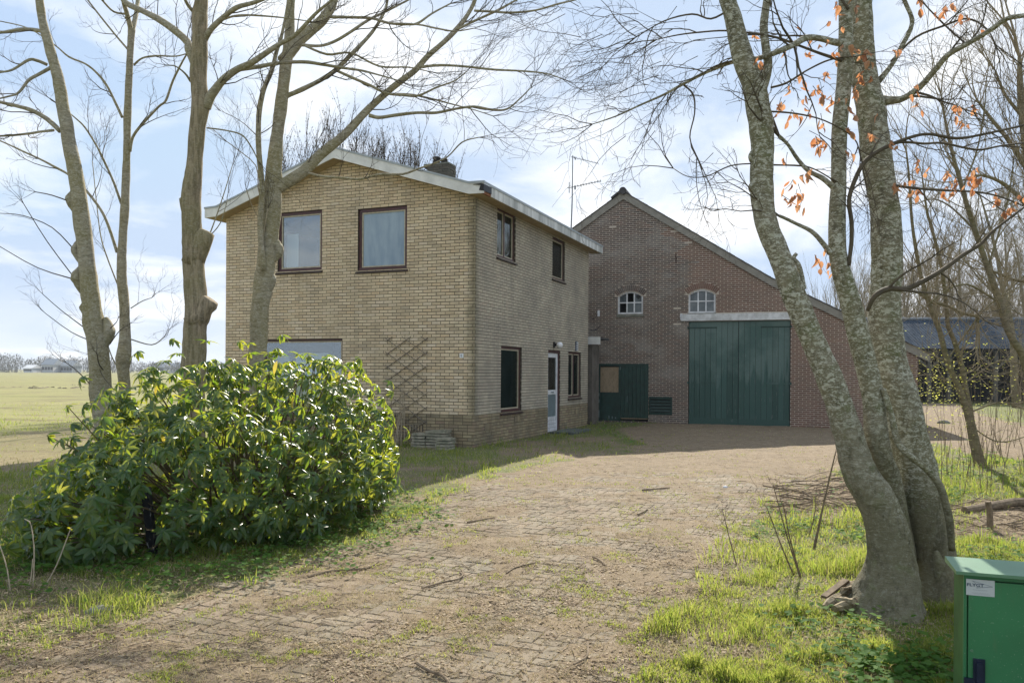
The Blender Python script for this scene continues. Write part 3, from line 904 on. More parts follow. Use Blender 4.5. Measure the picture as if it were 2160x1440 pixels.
cu.build('curtain', mat_simple('faded curtain', (.20, .21, .13), .9, .4, 9), house)
# front door leaf on the long wall
a, b, z0, z1 = DR
d = MB(); d.box(SD, a, b, z1 - .07, z1, -.11, -.03); d.box(SD, a, a + .05, z0, z1 - .07, -.11, -.03); d.box(SD, b - .05, b, z0, z1 - .07, -.11, -.03)
door = d.build('door', M_maroon, house)
a += .055; b -= .055; z1 -= .075
lf = MB()
lf.box(SD, a, a + .11, z0, z1, -.105, -.06); lf.box(SD, b - .11, b, z0, z1, -.105, -.06)
lf.box(SD, a + .11, b - .11, z1 - .12, z1, -.105, -.06); lf.box(SD, a + .11, b - .11, z0, z0 + .40, -.105, -.063)
lf.box(SD, a + .11, b - .11, 1.02, 1.14, -.105, -.06)
lf.build('door_leaf', M_white, door)
m = MB()
for k in range(3): m.box(SD, a + .11, b - .11, z0 + .10 + k * .1, z0 + .106 + k * .1, -.063, -.061)
m.build('peeling_groove', M_black, door)
m = MB(); m.box(SD, a + .112, b - .112, z0 + .402, 1.018, -.09, -.075); m.build('door_panel', M_slate, door)
m = MB(); m.box(SD, a + .112, b - .112, 1.142, z1 - .122, -.085, -.08); m.build('pane', M_glass_dusty, door)
mc_ = (a + b) / 2
m = MB(); m.prism(SD, [(a + .114, 1.144), (b - .114, 1.144), (b - .114, 1.78), (mc_, 1.98), (a + .114, 1.78)], -.10, -.092)
m.build('broken_pane_board', mat_simple('brown board', (.20, .13, .08), .6, .2, 6), door)
m = MB(); m.box(SD, mc_ - .13, mc_ + .13, 1.045, 1.115, -.06, -.05, 1); m.box(SD, mc_ - .10, mc_ + .10, 1.062, 1.098, -.05, -.045, 0)
m.build('letter_slot', [M_slate, M_white], door)
# number plate
s_, z_ = FR.q(974, 750)
m = MB(); m.box(FR, s_ - .045, s_ + .045, z_ - .045, z_ + .05, .008, .016)
plate = m.build('house_number_sign', M_white, None, FR.L(s_, z_, .01), label='small white house number plate on yellow brick near the corner', cat='sign')
def text(name, body, size, fc, s, z, o, mat, parent, bold=0.0, sx=1.0):
    c = bpy.data.curves.new(name, 'FONT'); c.body = body; c.size = size; c.align_x = 'CENTER'; c.align_y = 'CENTER'
    c.extrude = .0006; c.offset = bold; c.materials.append(mat)
    t = bpy.data.objects.new(name, c); col.objects.link(t); t.parent = parent
    t.location = fc.L(s, z, o) - ROOT[parent.name]; t.rotation_euler = (R(90), 0, math.atan2(fc.u.y, fc.u.x)); t.scale = (sx, 1, 1)
    me = bpy.data.meshes.new_from_object(t)
    m_ = bpy.data.objects.new(name, me); col.objects.link(m_); m_.parent = parent
    m_.location = t.location; m_.rotation_euler = t.rotation_euler; m_.scale = t.scale
    ROOT[m_.name] = ROOT[parent.name]
    bpy.data.objects.remove(t); bpy.data.curves.remove(c)
    return m_
text('number', '6', .08, FR, s_, z_, .0175, M_ink, plate)
# globe lamp over the door
s_, z_ = SD.q(1168, 727)
lr = empty('wall_lamp', SD.L(s_, z_), 'white glass globe lamp on a black bracket above the white house door', 'lamp')
m = MB(); m.box(SD, s_ - .05, s_ + .05, z_ - .07, z_ + .08, .006, .03); m.tube([SD.L(s_, z_, .02), SD.L(s_, z_, .10)], .035, 10); m.build('bracket', M_black, lr)
m = MB(); gl_ = [(math.sin(math.pi * i / 12) * .085 + .001, -math.cos(math.pi * i / 12) * .085) for i in range(13)]
c0 = SD.L(s_, z_ - .01, .17); m.tube([c0 + SD.n * q for r_, q in gl_], [r_ for r_, q in gl_], 18); m.build('globe', mat_simple('opal glass', (.8, .8, .8), .2, .02, 3), lr, smooth=True)
# striped vent over the small window
s_, z_ = SD.q(1215, 730)
m = MB(); m.box(SD, s_ - .075, s_ + .075, z_ - .14, z_ + .14, .006, .03, 0)
for k in range(5): m.box(SD, s_ - .065, s_ + .065, z_ - .125 + k * .053, z_ - .10 + k * .053, .03, .055, 1)
m.build('wall_vent', [mat_simple('blue plastic', (.10, .14, .22), .5), M_white], None, SD.L(s_, z_), label='small blue and white striped vent on the side wall above the narrow window', cat='vent')

# trellis: crossing laths on the gable wall
tl = empty('trellis', FR.L(FR.q(858, 925)[0], .3, .03), 'weathered diamond lattice trellis screwed to the yellow brick gable wall', 'trellis')
sa, za = FR.q(813, 925); sb2, zb = FR.q(903, 709)
W_, H_ = sb2 - sa, zb - za
sp_ = H_ / 7.6
rise = W_ * .655
def lath(p, q, o):
    # clip a segment to the trellis box
    (x0, y0), (x1, y1) = p, q
    t0, t1 = 0.0, 1.0
    dx_, dy_ = x1 - x0, y1 - y0
    for d_, lo, hi, st in ((dx_, 0, W_, x0), (dy_, 0, H_, y0)):
        ta, tb = (lo - st) / d_, (hi - st) / d_
        if ta > tb: ta, tb = tb, ta
        t0, t1 = max(t0, ta), min(t1, tb)
    if t1 - t0 < .12: return
    m = MB()
    m.bar(FR.L(sa + x0 + dx_ * t0, za + y0 + dy_ * t0, o), FR.L(sa + x0 + dx_ * t1, za + y0 + dy_ * t1, o), .006, .022, FR.n)
    ob = m.v
    m.build('lath', M_lath, tl)
for k in range(-3, 9):
    y0 = k * sp_ + .06
    lath((-.02, y0), (W_ + .02, y0 + rise), .020)
    lath((W_ + .02, y0), (-.02, y0 + rise), .032)
# ------------------------------------------------------------------ the barn
AB = R(18.8)
BP = Vector((5.585, 25.2, 0))
BF = Face(BP, (math.cos(AB), -math.sin(AB), 0))
BW = Vector((math.sin(AB), math.cos(AB), 0))
BS0, BS1 = -10.4, 6.66
barn = empty('barn', BF.L(-1, 0, -4), 'large red-brown brick barn with a steep gable and a wide green double door', 'barn')
rx, rz_ = -2.07, 7.56                      # ridge
kx, kz = 2.565, 4.58                       # where the right slope flattens
m1 = (rz_ - kz) / (kx - rx); m2 = (kz - 2.33) / (BS1 + .12 - kx)
def topsB(s):
    c = (m1, 1, rz_ - .13 + m1 * rx) if s < kx else (m2, 1, kz - .13 + m2 * kx)
    return [c, (-.66, 1, rz_ - .13 - .66 * rx)]
def brect(xl, xr, yt, yb):
    a = BF.q(xl, (yt + yb) / 2)[0]; b = BF.q(xr, (yt + yb) / 2)[0]; xm = (xl + xr) / 2
    return [a, b, BF.q(xm, yb)[1], BF.q(xm, yt)[1]]
BL_, BH_ = .2232, .0635
V1 = brect(1303, 1356.5, 614, 662); V2 = brect(1452, 1509.5, 609.5, 660)
BD = brect(1451.5, 1667.5, 676, 905); BD[2] = -.02
HD = brect(1261, 1368, 767, 888); HD[2] = .03
LV = brect(1369, 1418, 838, 873)
LT = brect(1437, 1676, 660.5, 676)
ARC = .16            # rise of the arched heads
def arc_top(r, s, extra=0.0):
    hw = (r[1] - r[0]) / 2; mid = (r[0] + r[1]) / 2
    rad = (hw * hw + ARC * ARC) / (2 * ARC)
    cz = r[3] - rad
    d = (rad + extra) ** 2 - (s - mid) ** 2
    return cz + math.sqrt(max(d, 0)), cz, rad, mid
def open_barn(z):
    o = []
    for r in (BD, HD, LV, LT):
        if r[2] - .004 < z < r[3] + .004: o.append((r[0], r[1]))
    for r in (V1, V2):
        if r[2] < z < r[3] - ARC: o.append((r[0], r[1]))
        elif r[3] - ARC <= z < r[3] + .215:
            _, cz, rad, mid = arc_top(r, 0)
            hw = math.sqrt(max((rad + .21) ** 2 - (z - cz) ** 2, 0))
            hw = min(hw, (r[1] - r[0]) / 2 + .10)
            if hw > .02: o.append((mid - hw, mid + hw))
    return o
mor = MB()
holes = [[kx, kx, 0, 0], BD, [HD[0], HD[1], HD[2], HD[3]], LV]
for r in (V1, V2):
    holes.append([r[0], r[1], r[2], r[3] - ARC])
    n = 10
    for k in range(n):
        a = r[0] + (r[1] - r[0]) * k / n; b = r[0] + (r[1] - r[0]) * (k + 1) / n
        holes.append([a, b, r[3] - ARC - .001, min(arc_top(r, a)[0], arc_top(r, b)[0]) - .0])
mortar(mor, BF, BS0, BS1, -.3, topsB, holes, .25, -.0035)
SB = Face(BF.L(BS1, 0), BW); SB.n = BF.u.copy()
mortar(mor, SB, .26, 18.0, -.3, [(0, 1, 2.2)], [], .25, -.01)
mor.build('wall', M_mortar_l, barn)
bb = lay_bricks(BS0, BS1, 0, 7.7, BL_, BH_, topsB, open_barn, start=-.05, joint=.0155, seed=12)
seam = BF.q(1452, 557); sm2 = BF.q(1385, 462); sm3 = BF.q(1325, 425)
def is_old(s, z):
    if z < seam[1]: return s < seam[0]
    if z < sm2[1]: return s < sm2[0] + (seam[0] - sm2[0]) * ((z - sm2[1]) / (seam[1] - sm2[1])) + .25 * math.sin(z * 9)
    return s < sm3[0] + (sm2[0] - sm3[0]) * ((z - sm3[1]) / (sm2[1] - sm3[1])) + .2 * math.sin(z * 7)
one_b = []
for i, (poly, whole) in enumerate(bb):
    if whole:
        a = poly[0][0]; z = poly[0][1]
        if 2.9 < a < 4.3 and z > .3: continue          # behind the beech stems
        one_b.append((-(1 / (BF.L(a, z) - CAM).length_squared), i))
one_b.sort(); one_b = [i for _, i in one_b[:300]]
ob_ = {i for i in one_b if is_old(bb[i][0][0][0], bb[i][0][0][1])}; nb_ = set(one_b) - ob_
old = [(p, w) for i, (p, w) in enumerate(bb) if is_old(p[0][0], p[0][1])]
new = [(p, w) for i, (p, w) in enumerate(bb) if not is_old(p[0][0], p[0][1])]
ko = {k for k, i in enumerate([i for i, (p, w) in enumerate(bb) if is_old(p[0][0], p[0][1])]) if i in ob_}
kn = {k for k, i in enumerate([i for i, (p, w) in enumerate(bb) if not is_old(p[0][0], p[0][1])]) if i in nb_}
rb = MB()
put_bricks(BF, old, BL_, BH_, M_brick_o, barn, ko, rb, 0, .0155)
put_bricks(BF, new, BL_, BH_, M_brick_r, barn, kn, rb, 1, .0155)
for poly, w in lay_bricks(.03, 18, 0, 2.1, BL_, BH_, [], lambda z: [], seed=14): rb.prism(SB, poly, -.03, random.gauss(0, .002), 1)
rb.build('brickwork', [M_brick_o, M_brick_r], barn, kind='stuff')

def arch_window(r, broken):
    fr_ = MB(); n = 12; w_ = .055
    mid = (r[0] + r[1]) / 2
    o0, o1 = -.11, -.04
    fr_.box(BF, r[0], r[0] + w_, r[2], arc_top(r, r[0])[0], o0, o1); fr_.box(BF, r[1] - w_, r[1], r[2], arc_top(r, r[1])[0], o0, o1)
    fr_.box(BF, r[0] + w_, r[1] - w_, r[2], r[2] + w_, o0, o1)
    for k in range(n):
        a = r[0] + (r[1] - r[0]) * k / n; b = r[0] + (r[1] - r[0]) * (k + 1) / n
        ta, tb = arc_top(r, a)[0], arc_top(r, b)[0]
        fr_.prism(BF, [(a, ta - w_ - .005), (b, tb - w_ - .005), (b, tb), (a, ta)], o0, o1 + .002)
    wn_ = fr_.build('window', M_white, barn)
    x = [r[0] + w_, r[0] + (r[1] - r[0]) * .355, r[0] + (r[1] - r[0]) * .645, r[1] - w_]
    zm = r[2] + (r[3] - r[2]) * .50
    for q in x[1:3]:
        m = MB(); m.box(BF, q - .02, q + .02, r[2] + w_, arc_top(r, q)[0] - w_, -.095, -.05); m.build('glazing_bar', M_white, wn_)
    m = MB()
    m.box(BF, x[0], x[3], zm - .018, zm + .018, -.092, -.053); m.build('glazing_bar', M_white, wn_)
    for i in range(3):
        for j in range(2):
            if (i, j) in broken: continue
            a = x[i] + (.02 if i else 0); b = x[i + 1] - (.02 if i < 2 else 0)
            za = r[2] + w_ if j == 0 else zm + .018
            if j == 0: poly = [(a, za), (b, za), (b, zm - .018), (a, zm - .018)]
            else: poly = [(a, za), (b, za), (b, arc_top(r, b)[0] - w_), (a, arc_top(r, a)[0] - w_)]
            m = MB(); m.prism(BF, poly, -.078, -.072); m.build('pane', M_glass_barn, wn_)
            if (i, j) == (2, 1) and broken:
                cx = (a + b) / 2; cz = za + .17
                m = MB(); m.prism(BF, [(cx - .09, cz), (cx, cz - .09), (cx + .09, cz + .01), (cx + .01, cz + .09)], -.0715, -.0695); m.build('hole', M_black, wn_)
    m = MB(); m.box(BF, r[0] - .03, r[1] + .02, r[2] - .10, r[2] - .004, -.05, .045); m.build('window_sill', M_concrete, wn_)
    # head of upright bricks
    _, cz, rad, mid = arc_top(r, 0)
    half = math.asin(((r[1] - r[0]) / 2 + .07) / (rad + .1)); nv = 18
    for k in range(nv):
        a0 = -half + 2 * half * (k + .06) / nv; a1 = -half + 2 * half * (k + .94) / nv
        p = lambda a, q: (mid + math.sin(a) * (rad + q), cz + math.cos(a) * (rad + q))
        m = MB(); m.prism(BF, [p(a0, .012), p(a1, .012), p(a1, .20), p(a0, .20)], -.03, random.gauss(.001, .001))
        m.build('brick', M_brick_o if r is V1 else M_brick_r, barn)
    m = MB()
    for k in range(nv):
        a0 = -half + 2 * half * k / nv; a1 = -half + 2 * half * (k + 1) / nv
        p = lambda a, q: (mid + math.sin(a) * (rad + q), cz + math.cos(a) * (rad + q))
        m.prism(BF, [p(a0, .0), p(a1, .0), p(a1, .205), p(a0, .205)], -.05, -.0065)
    m.build('arch_mortar', M_mortar_l, barn)
def mat_bglass():
    g = G('grey barn glass')
    n = g.noise(3.5, 5, .6)
    c = g.ramp(n, [(.3, (.045, .06, .065)), (.7, (.15, .17, .175))])
    return g.out(c, .2, spec=.5)
M_glass_barn = mat_bglass()
arch_window(V1, {(0, 0), (1, 1)})
arch_window(V2, set())
# dark loft behind the panes
m = MB(); m.box(BF, BS0 + .3, BS1 - .3, .0, .06, -17, -.3); m.box(BF, BS0 + .3, BS1 - .3, 0, 2.0, -1.2, -1.1); m.box(BF, -3.6, 1.6, 2.0, 4.4, -1.2, -1.1); m.build('inner_partition', M_darkwood, barn)

# lintel and wide double door
m = MB(); m.box(BF, LT[0], LT[1], LT[2] + .01, LT[3] - .005, -.1, .05); m.build('lintel', M_lintel, barn)
dz0, dz1 = .0, BD[3] - .01
mid = (BD[0] + BD[1]) / 2
for li, (a, b) in enumerate(((BD[0] + .02, mid - .006), (mid + .006, BD[1] - .02))):
    leafo = empty('barn_door', ROOT[barn.name]); leafo.parent = barn; leafo.location = (0, 0, 0)
    npl = 9; pw = (b - a) / npl
    for k in range(npl):
        m = MB(); o = -.055 + random.gauss(0, .0015)
        m.box(BF, a + k * pw + .004, a + (k + 1) * pw - .004, dz0 + .14, dz1 - .002, -.09, o)
        m.build('plank', M_green, leafo)
    m = MB(); m.box(BF, a, b, dz0 - .02 - (.03 if li else 0), dz0 + .20, -.0545, -.035); m.build('kick_board', M_green, leafo)
    ba, bb2 = (a, a + .86) if li == 0 else (b - .86, b)
    for zz in (dz1 - .20, dz1 - 1.95):
        m = MB(); m.box(BF, ba, bb2, zz - .02, zz + .02, -.052, -.040)
        e = ba - .05 if li == 0 else bb2
        m.box(BF, e, e + .05, zz - .035, zz + .035, -.05, .03); m.build('strap_hinge', M_dgreen if zz > 2 else M_green, leafo)
    m = MB(); m.box(BF, ba, bb2, dz1 - .175, dz1 - .004, -.052, -.045); m.build('top_rail', M_green, leafo)
    m = MB(); m.box(BF, a + .01, b - .01, dz0 + .1, dz1 - .05, -.13, -.095); m.build('door_backing', M_black, leafo)
m = MB(); m.box(BF, BD[0] - .2, BD[1] + .2, -.1, BD[3] + .1, -.42, -.30); m.build('daylight_block', M_black, barn)  # black sheet added to block daylight in the gap beside the leaves
# low green double hatch
ha, hb, h0, h1 = HD
hm = ha + (hb - ha) * .445
ht = empty('stable_door', ROOT[barn.name]); ht.parent = barn; ht.location = (0, 0, 0)
m = MB(); m.box(BF, ha, hb, h1 - .07, h1, -.06, .02); m.box(BF, ha, ha + .08, h0, h1 - .07, -.06, .02); m.box(BF, hm - .05, hm + .02, h0, h1 - .07, -.06, .02)
m.build('door_frame', M_dgreen, ht)
m = MB(); m.box(BF, ha + .085, hm - .052, h0 + .95, h1 - .11, -.04, .0); m.build('plywood_sheet', M_ply, ht)
m = MB(); m.box(BF, ha + .085, hm - .052, h0 + .02, h0 + .94, -.045, -.005); m.build('lower_leaf', M_dgreen, ht)
for k in range(7):
    pw = (hb - hm - .03) / 7
    m = MB(); m.box(BF, hm + .025 + k * pw + .003, hm + .025 + (k + 1) * pw - .003, h0 + .12, h1 - .075, -.02, .014 + random.gauss(0, .001)); m.build('plank', M_dgreen2 if 'M_dgreen2' in globals() else M_dgreen, ht)
M_flake = mat_simple('flaked paint', (.16, .22, .22), .8, .3, 20)
m = MB()
for zz, hh in ((.82, .10), (.60, .11), (.12, .24)): m.box(BF, ha + .035, ha + .065, h0 + zz, h0 + zz + hh, .0205, .023)
for k in range(3): m.box(BF, ha + .36 + k * .11, ha + .40 + k * .11, h0 + .08, h0 + .18 - k * .02, -.0045, -.002)
m.box(BF, hm + .23, hm + .245, h0 + .62, h0 + .84, .0175, .020)
m.box(BF, hm - .015, hm + .015, h1 - .2, h1 - .09, .0205, .024)
m.build('flaked_paint', M_flake, ht)
m = MB(); m.box(BF, hm + .03, hb - .02, h0 + .09, h0 + .115, -.0, .018); m.build('worn_edge', M_ply, ht)
# louvred vent
m = MB(); a, b, z0, z1 = LV
m.box(BF, a, b, z1 - .05, z1 + .02, -.05, .035); m.box(BF, a, b, z0 - .02, z0 + .05, -.05, .035); m.box(BF, b - .05, b, z0 + .05, z1 - .05, -.05, .035)
m.box(BF, a, a + .03, z0 + .05, z1 - .05, -.05, .035)
lv = m.build('louvre_vent', M_dgreen, barn)
for k in range(4):
    z = z0 + .08 + k * (z1 - z0 - .14) / 4
    s_ = MB(); s_.hexa([BF.L(a + .032, z, .02), BF.L(b - .052, z, .02), BF.L(b - .052, z + .06, -.05), BF.L(a + .032, z + .06, -.05),
                       BF.L(a + .032, z + .015, .02), BF.L(b - .052, z + .015, .02), BF.L(b - .052, z + .075, -.05), BF.L(a + .032, z + .075, -.05)])
    s_.build('slat', mat_simple('faded green slat', (.05, .085, .075), .6, .2, 9) if k == 0 else bpy.data.materials['faded green slat'], lv)
m = MB(); m.box(BF, a + .03, b - .05, z0, z1, -.16, -.12); m.build('vent_back', M_black, lv)
# wall anchor
s_, z_ = BF.q(1426, 545)
m = MB(); m.tube([BF.L(s_ + dx_, z_ + dz_, .012) for dx_, dz_ in ((0, -.16), (.0, -.05), (.02, .0), (-.02, .05), (.0, .16))], .014, 6); m.build('wall_anchor', M_rust, barn)

# barn roof: slabs, verge boards, ridge tile
def slab(name, pts, th, o0, o1, mat, parent=barn, drop=0.0):
    out = []
    for (a, za), (b, zb) in zip(pts[:-1], pts[1:]):
        m = MB(); m.prism(BF, [(a, za - drop - th), (b, zb - drop - th), (b, zb - drop), (a, za - drop)], o0, o1)
        out.append(m.build(name, mat, parent))
    return out
prB = [(BS0 - .3, rz_ + .66 * (BS0 - .3 - rx)), (rx, rz_), (kx, kz), (BS1 + .3, kz - m2 * (BS1 + .3 - kx))]
rs_ = slab('roof', prB, .10, -19.5, .015, M_tile)
slab('verge_board', prB, .24, .02, .06, M_rakewood, rs_[0], .0)
for i, (a, b) in enumerate(zip(prB[:-1], prB[1:])):
    L = math.hypot(b[0] - a[0], b[1] - a[1]); n = int(L / .32)
    m = MB()
    for k in range(n):
        t0, t1 = k / n, (k + 1) / n
        x0, z0 = a[0] + (b[0] - a[0]) * t0, a[1] + (b[1] - a[1]) * t0
        x1, z1 = a[0] + (b[0] - a[0]) * t1, a[1] + (b[1] - a[1]) * t1
        up = .008 if (b[1] < a[1]) else .0
        m.prism(BF, [(x0, z0 + .002), (x1, z1 + .002), (x1, z1 + .026 + up), (x0, z0 + .026 + (.008 - up))], -.35, .085)
    m.build('verge_tile', M_tile, rs_[0], kind='stuff')
m = MB(); m.tube([BF.L(rx, rz_ + .015, .16), BF.L(rx, rz_ + .015, -19)], .12, 14); m.build('ridge_tile', M_tile, rs_[0], smooth=False)
m = MB()
m.prism(BF, [(rx - .38, rz_ - .22), (rx - .05, rz_ + .02), (rx - .05, rz_ + .08), (rx - .40, rz_ - .17)], -.1, .14)
m.build('loose_tile', M_tile, rs_[0])

# porcelain insulators and the wire between them
for i, (x, y, lab) in enumerate(((1263, 661, 'white porcelain insulator block on the dark brick beside the left arched window'), (1437.5, 668, 'small white insulator block beside the left end of the lintel'))):
    s_, z_ = BF.q(x, y)
    m = MB(); m.box(BF, s_ - .035, s_ + .035, z_ - .10, z_ + .10, .003, .05, 0); m.tube([BF.L(s_ - .02, z_ + .0, .05), BF.L(s_ - .02, z_, .09)], .025, 8)
    m.build('insulator', M_white, None, BF.L(s_, z_), label=lab, cat='insulator')
s_, z_ = BF.q(1262, 661)
m = MB(); p0 = BF.L(s_, z_, .08); p1 = P3(.05, 3.35, HLEN)
m.tube([p0.lerp(p1, t / 8) - Vector((0, 0, .12 * math.sin(math.pi * t / 8))) for t in range(9)], .008, 4)
q0 = BF.L(BF.q(1266, 688)[0], BF.q(1266, 688)[1], .03); q1 = P3(.05, 2.95, HLEN)
m.tube([q0.lerp(q1, t / 8) - Vector((0, 0, .08 * math.sin(math.pi * t / 8))) for t in range(9)], .012, 4)
m.build('wire', M_black, None, p0, label='slack black wires strung between house and barn above the passage', cat='wire')

# low passage between house and barn
PF = Face(O + SD.u * (HLEN + .35), FR.u)
ps = empty('passage', PF.L(-1, 0), 'low linking passage with a white fascia and dark red door between house and barn', 'passage')
m = MB(); m.box(PF, -.10, .03, 0, 2.50, -.75, 0); m.build('pier', mat_simple('stained render', (.16, .14, .115), .9, .3, 3, .3), ps)
m = MB(); m.box(PF, -1.2, -.105, 0, 2.0, -.1, -.04); m.build('door', mat_simple('dark red door', (.06, .016, .014), .6, .3, 8), ps)
m = MB(); m.box(PF, -1.2, -.105, 2.0, 2.5, -.1, -.02); m.build('top_panel', mat_simple('brown board above the door', (.10, .06, .035), .8, .3, 5), ps)
m = MB(); m.box(PF, -2.5, .32, 2.50, 2.73, .10, .13); m.build('fascia_board', M_fascia, ps)
m = MB(); m.box(PF, -2.5, .31, 2.66, 2.72, -.9, .098); m.build('roof', M_felt, ps)

# television aerial behind the roofs
ax, ay = 1206, 26.6
def A(x, y, d=0.0): return at(x, y, ay + d)
ant = empty('tv_antenna', A(1205, 500), 'tall thin television aerial on a mast between the house roof and barn gable', 'antenna')
m = MB(); m.tube([A(1202, 560), A(1207, 420), A(1208, 328)], [.028, .022, .016], 6); m.build('mast', M_metal, ant)
m = MB(); m.tube([A(1197, 397), A(1267, 382, -.9)], .012, 5)
for t in np.linspace(.15, 1, 11):
    c = A(1197, 397).lerp(A(1267, 382, -.9), t); m.tube([c - Vector((.03, .14, 0)), c + Vector((.03, .14, 0))], .006, 4)
    m.tube([c - Vector((0, 0, .03)), c + Vector((0, 0, .04))], .011, 4)
m.tube([A(1200.5, 384), A(1200.5, 407)], .012, 4); m.tube([A(1201, 384, .4), A(1201, 407, .4)], .010, 4); m.tube([A(1213, 392), A(1213, 400)], .03, 5)
m.build('lower_boom', M_metal, ant)
m = MB(); m.tube([A(1205, 331), A(1262, 345, .8)], .010, 4)
for t in np.linspace(.1, 1, 9):
    c = A(1205, 331).lerp(A(1262, 345, .8), t); m.tube([c - Vector((.05, .2, 0)), c + Vector((.05, .2, 0))], .005, 4)
m.tube([A(1212, 331), A(1214, 337)], .025, 5)
m.build('upper_boom', M_metal, ant)

# ------------------------------------------------------------------ open shed far right
SH = Face(Vector(at(1900, 800, 47)).to_2d().to_3d(), (math.cos(R(6)), -math.sin(R(6)), 0))
sh = empty('open_shed', SH.L(5, 0), 'dark open timber shed with a blue-grey corrugated roof behind the trees', 'shed')
def mat_corr():
    g = G('corrugated sheet')
    n = g.noise(1.5, 5, .6, g.map((2, 2, .5)))
    return g.out(g.ramp(n, [(.3, (.022, .034, .05)), (.6, (.045, .065, .09)), (.8, (.065, .085, .11))]), 1.0, spec=0.05)
M_corr = mat_corr()
L_ = 16.0
e_z = SH.q(1990, 736)[1]; r_z = SH.q(1990, 668)[1] + .1
vs = []; fs = []
n = int(L_ / .09)
for k in range(n + 1):
    s = -1 + k * .09; h = .035 if k % 2 else 0
    vs += [SH.L(s, e_z + h, .5), SH.L(s, r_z + h, -4.2)]
    if k: fs.append((2 * k - 2, 2 * k, 2 * k + 1, 2 * k - 1))
m = MB(); m.add(vs, fs); m.build('roof', M_corr, sh)
m = MB(); m.box(SH, -1, L_ - 1, 0, r_z - .3, -4.4, -4.2); m.box(SH, 8.2, L_ - 1, 0, e_z - .1, -.2, -.1); m.box(SH, -1, -.9, 0, e_z, -4.2, -.1)
m.box(SH, -1, L_ - 1, e_z - .45, e_z - .02, -.12, 0.0)
m.build('boarding', M_darkwood, sh)
M_farroof_ = mat_simple('grey ridge', (.22, .24, .26), .8)
m = MB(); m.tube([SH.L(-1.05, r_z + .05, -4.2), SH.L(L_ - .95, r_z + .05, -4.2)], .12, 8); m.build('ridge_cap', M_farroof_, sh)
for x in (1958, 2000, 2098):
    s_ = SH.q(x, 800)[0]
    m = MB(); m.box(SH, s_ - .1, s_ + .1, 0, e_z - .1, .02, .2)
    for sg in (-1, 1): m.bar(SH.L(s_ + sg * 1.1, e_z - .15, .1), SH.L(s_, e_z - 1.2, .1), .12, .16, SH.n)
    m.build('post', M_post, sh)
# ------------------------------------------------------------------ bare trees
UP = Vector((0, 0, 1))
def rdir(rr):
    while True:
        v = Vector((rr.uniform(-1, 1), rr.uniform(-1, 1), rr.uniform(-1, 1)))
        if .05 < v.length < 1: return v.normalized()
def twig(mb, p, d, L, r, depth, rr, up=.12, wig=.28, kids=5, nseg=5, ns=3, kidlen=.55, buds=None, ang=.75):
    pts = [p.copy()]; rad = [r]; dirs = []
    d = d.normalized(); seg = L / nseg
    for i in range(nseg):
        d = (d + rdir(rr) * wig + UP * up).normalized()
        pts.append(pts[-1] + d * seg); rad.append(max(r * (1 - (i + 1) / nseg * .8), .0012)); dirs.append(d.copy())
    mb.tube(pts, rad, ns if depth < 2 else max(ns, 4), cap=False)
    if buds is not None:
        for q in pts[2:]: buds.append((q, d.copy()))
    if depth <= 0: return
    for k in range(kids):
        t = rr.uniform(.2, .98) * nseg; i = min(int(t), nseg - 1)
        q = pts[i].lerp(pts[i + 1], t - i)
        side = rdir(rr); side = (side - dirs[i] * side.dot(dirs[i]))
        if side.length < .05: continue
        nd = dirs[i] * math.cos(ang) + side.normalized() * math.sin(ang)
        twig(mb, q, nd, L * kidlen * rr.uniform(.55, 1.15), max(r * .5, .0015), depth - 1, rr, up, wig * 1.1, max(2, kids - 1), max(5, nseg - 1), ns, kidlen, buds, ang)
def trace(px, Y):
    """(x, y, width in photo pixels[, extra depth]) -> points and radii"""
    P = []; r = []
    for e in px:
        yy = Y + (e[3] if len(e) > 3 else 0)
        P.append(at(e[0], e[1], yy)); r.append(e[2] / 2 * yy / F)
    return P, r
def limb(tree, name, px, Y, mat, ns=9, sub=4, rough=.10, twigs=None, rr=None, density=1.0, tl=.9, up=.1, depth=2, start=.15, drift=0.0, kids=4, ang=.7):
    P, r = trace(px, Y)
    if drift:
        n = len(P)
        for i in range(n):
            k = (Y + drift * (i / (n - 1)) ** 1.2) / Y
            P[i] = CAM + (P[i] - CAM) * k; r[i] *= k
    P, r = smooth_path(P, r, sub)
    m = MB(); m.tube(P, r, ns, rough=rough); o = m.build(name, mat, tree, smooth=True)
    if twigs is not None:
        L = sum((P[i + 1] - P[i]).length for i in range(len(P) - 1))
        n = int(L / .30 * density)
        for k in range(n):
            t = rr.uniform(start, 1) * (len(P) - 1); i = min(int(t), len(P) - 2)
            d = (P[i + 1] - P[i]).normalized(); side = rdir(rr); side = (side - d * side.dot(d)).normalized()
            a = rr.uniform(.5, 1.0)
            q = P[i].lerp(P[i + 1], t - i)
            twig(twigs, q, d * math.cos(a) + side * math.sin(a), tl * 1.3 * rr.uniform(.35, 1.25), max(min(r[i] * .45, .010), .0045), depth, rr, up, wig=.24, kids=kids, ang=ang, kidlen=.5, nseg=8)
        # the limb's own end frays out
        d = (P[-1] - P[-2]).normalized()
        for k in range(3): twig(twigs, P[-1], d + rdir(rr) * .3, tl * 1.3, max(r[-1] * .7, .004), depth, rr, up, kids=kids, ang=ang)
    return o
def burl(mb, x, y, Y, w, dx=0, dy=0, l=1.0):
    a = at(x, y, Y); b = at(x + dx, y + dy, Y - .02); R_ = w / 2 * Y / F
    b = b + (b - a).normalized() * R_ * .5; a = a - (b - a).normalized() * R_ * .6
    pts = [a.lerp(b, t) for t in (0, .3, .55, .8, .97, 1.0)]
    mb.tube(pts, [R_ * 1.25, R_ * 1.15, R_ * .98, R_ * .95, R_ * .88, R_ * .6], 12, rough=.35)

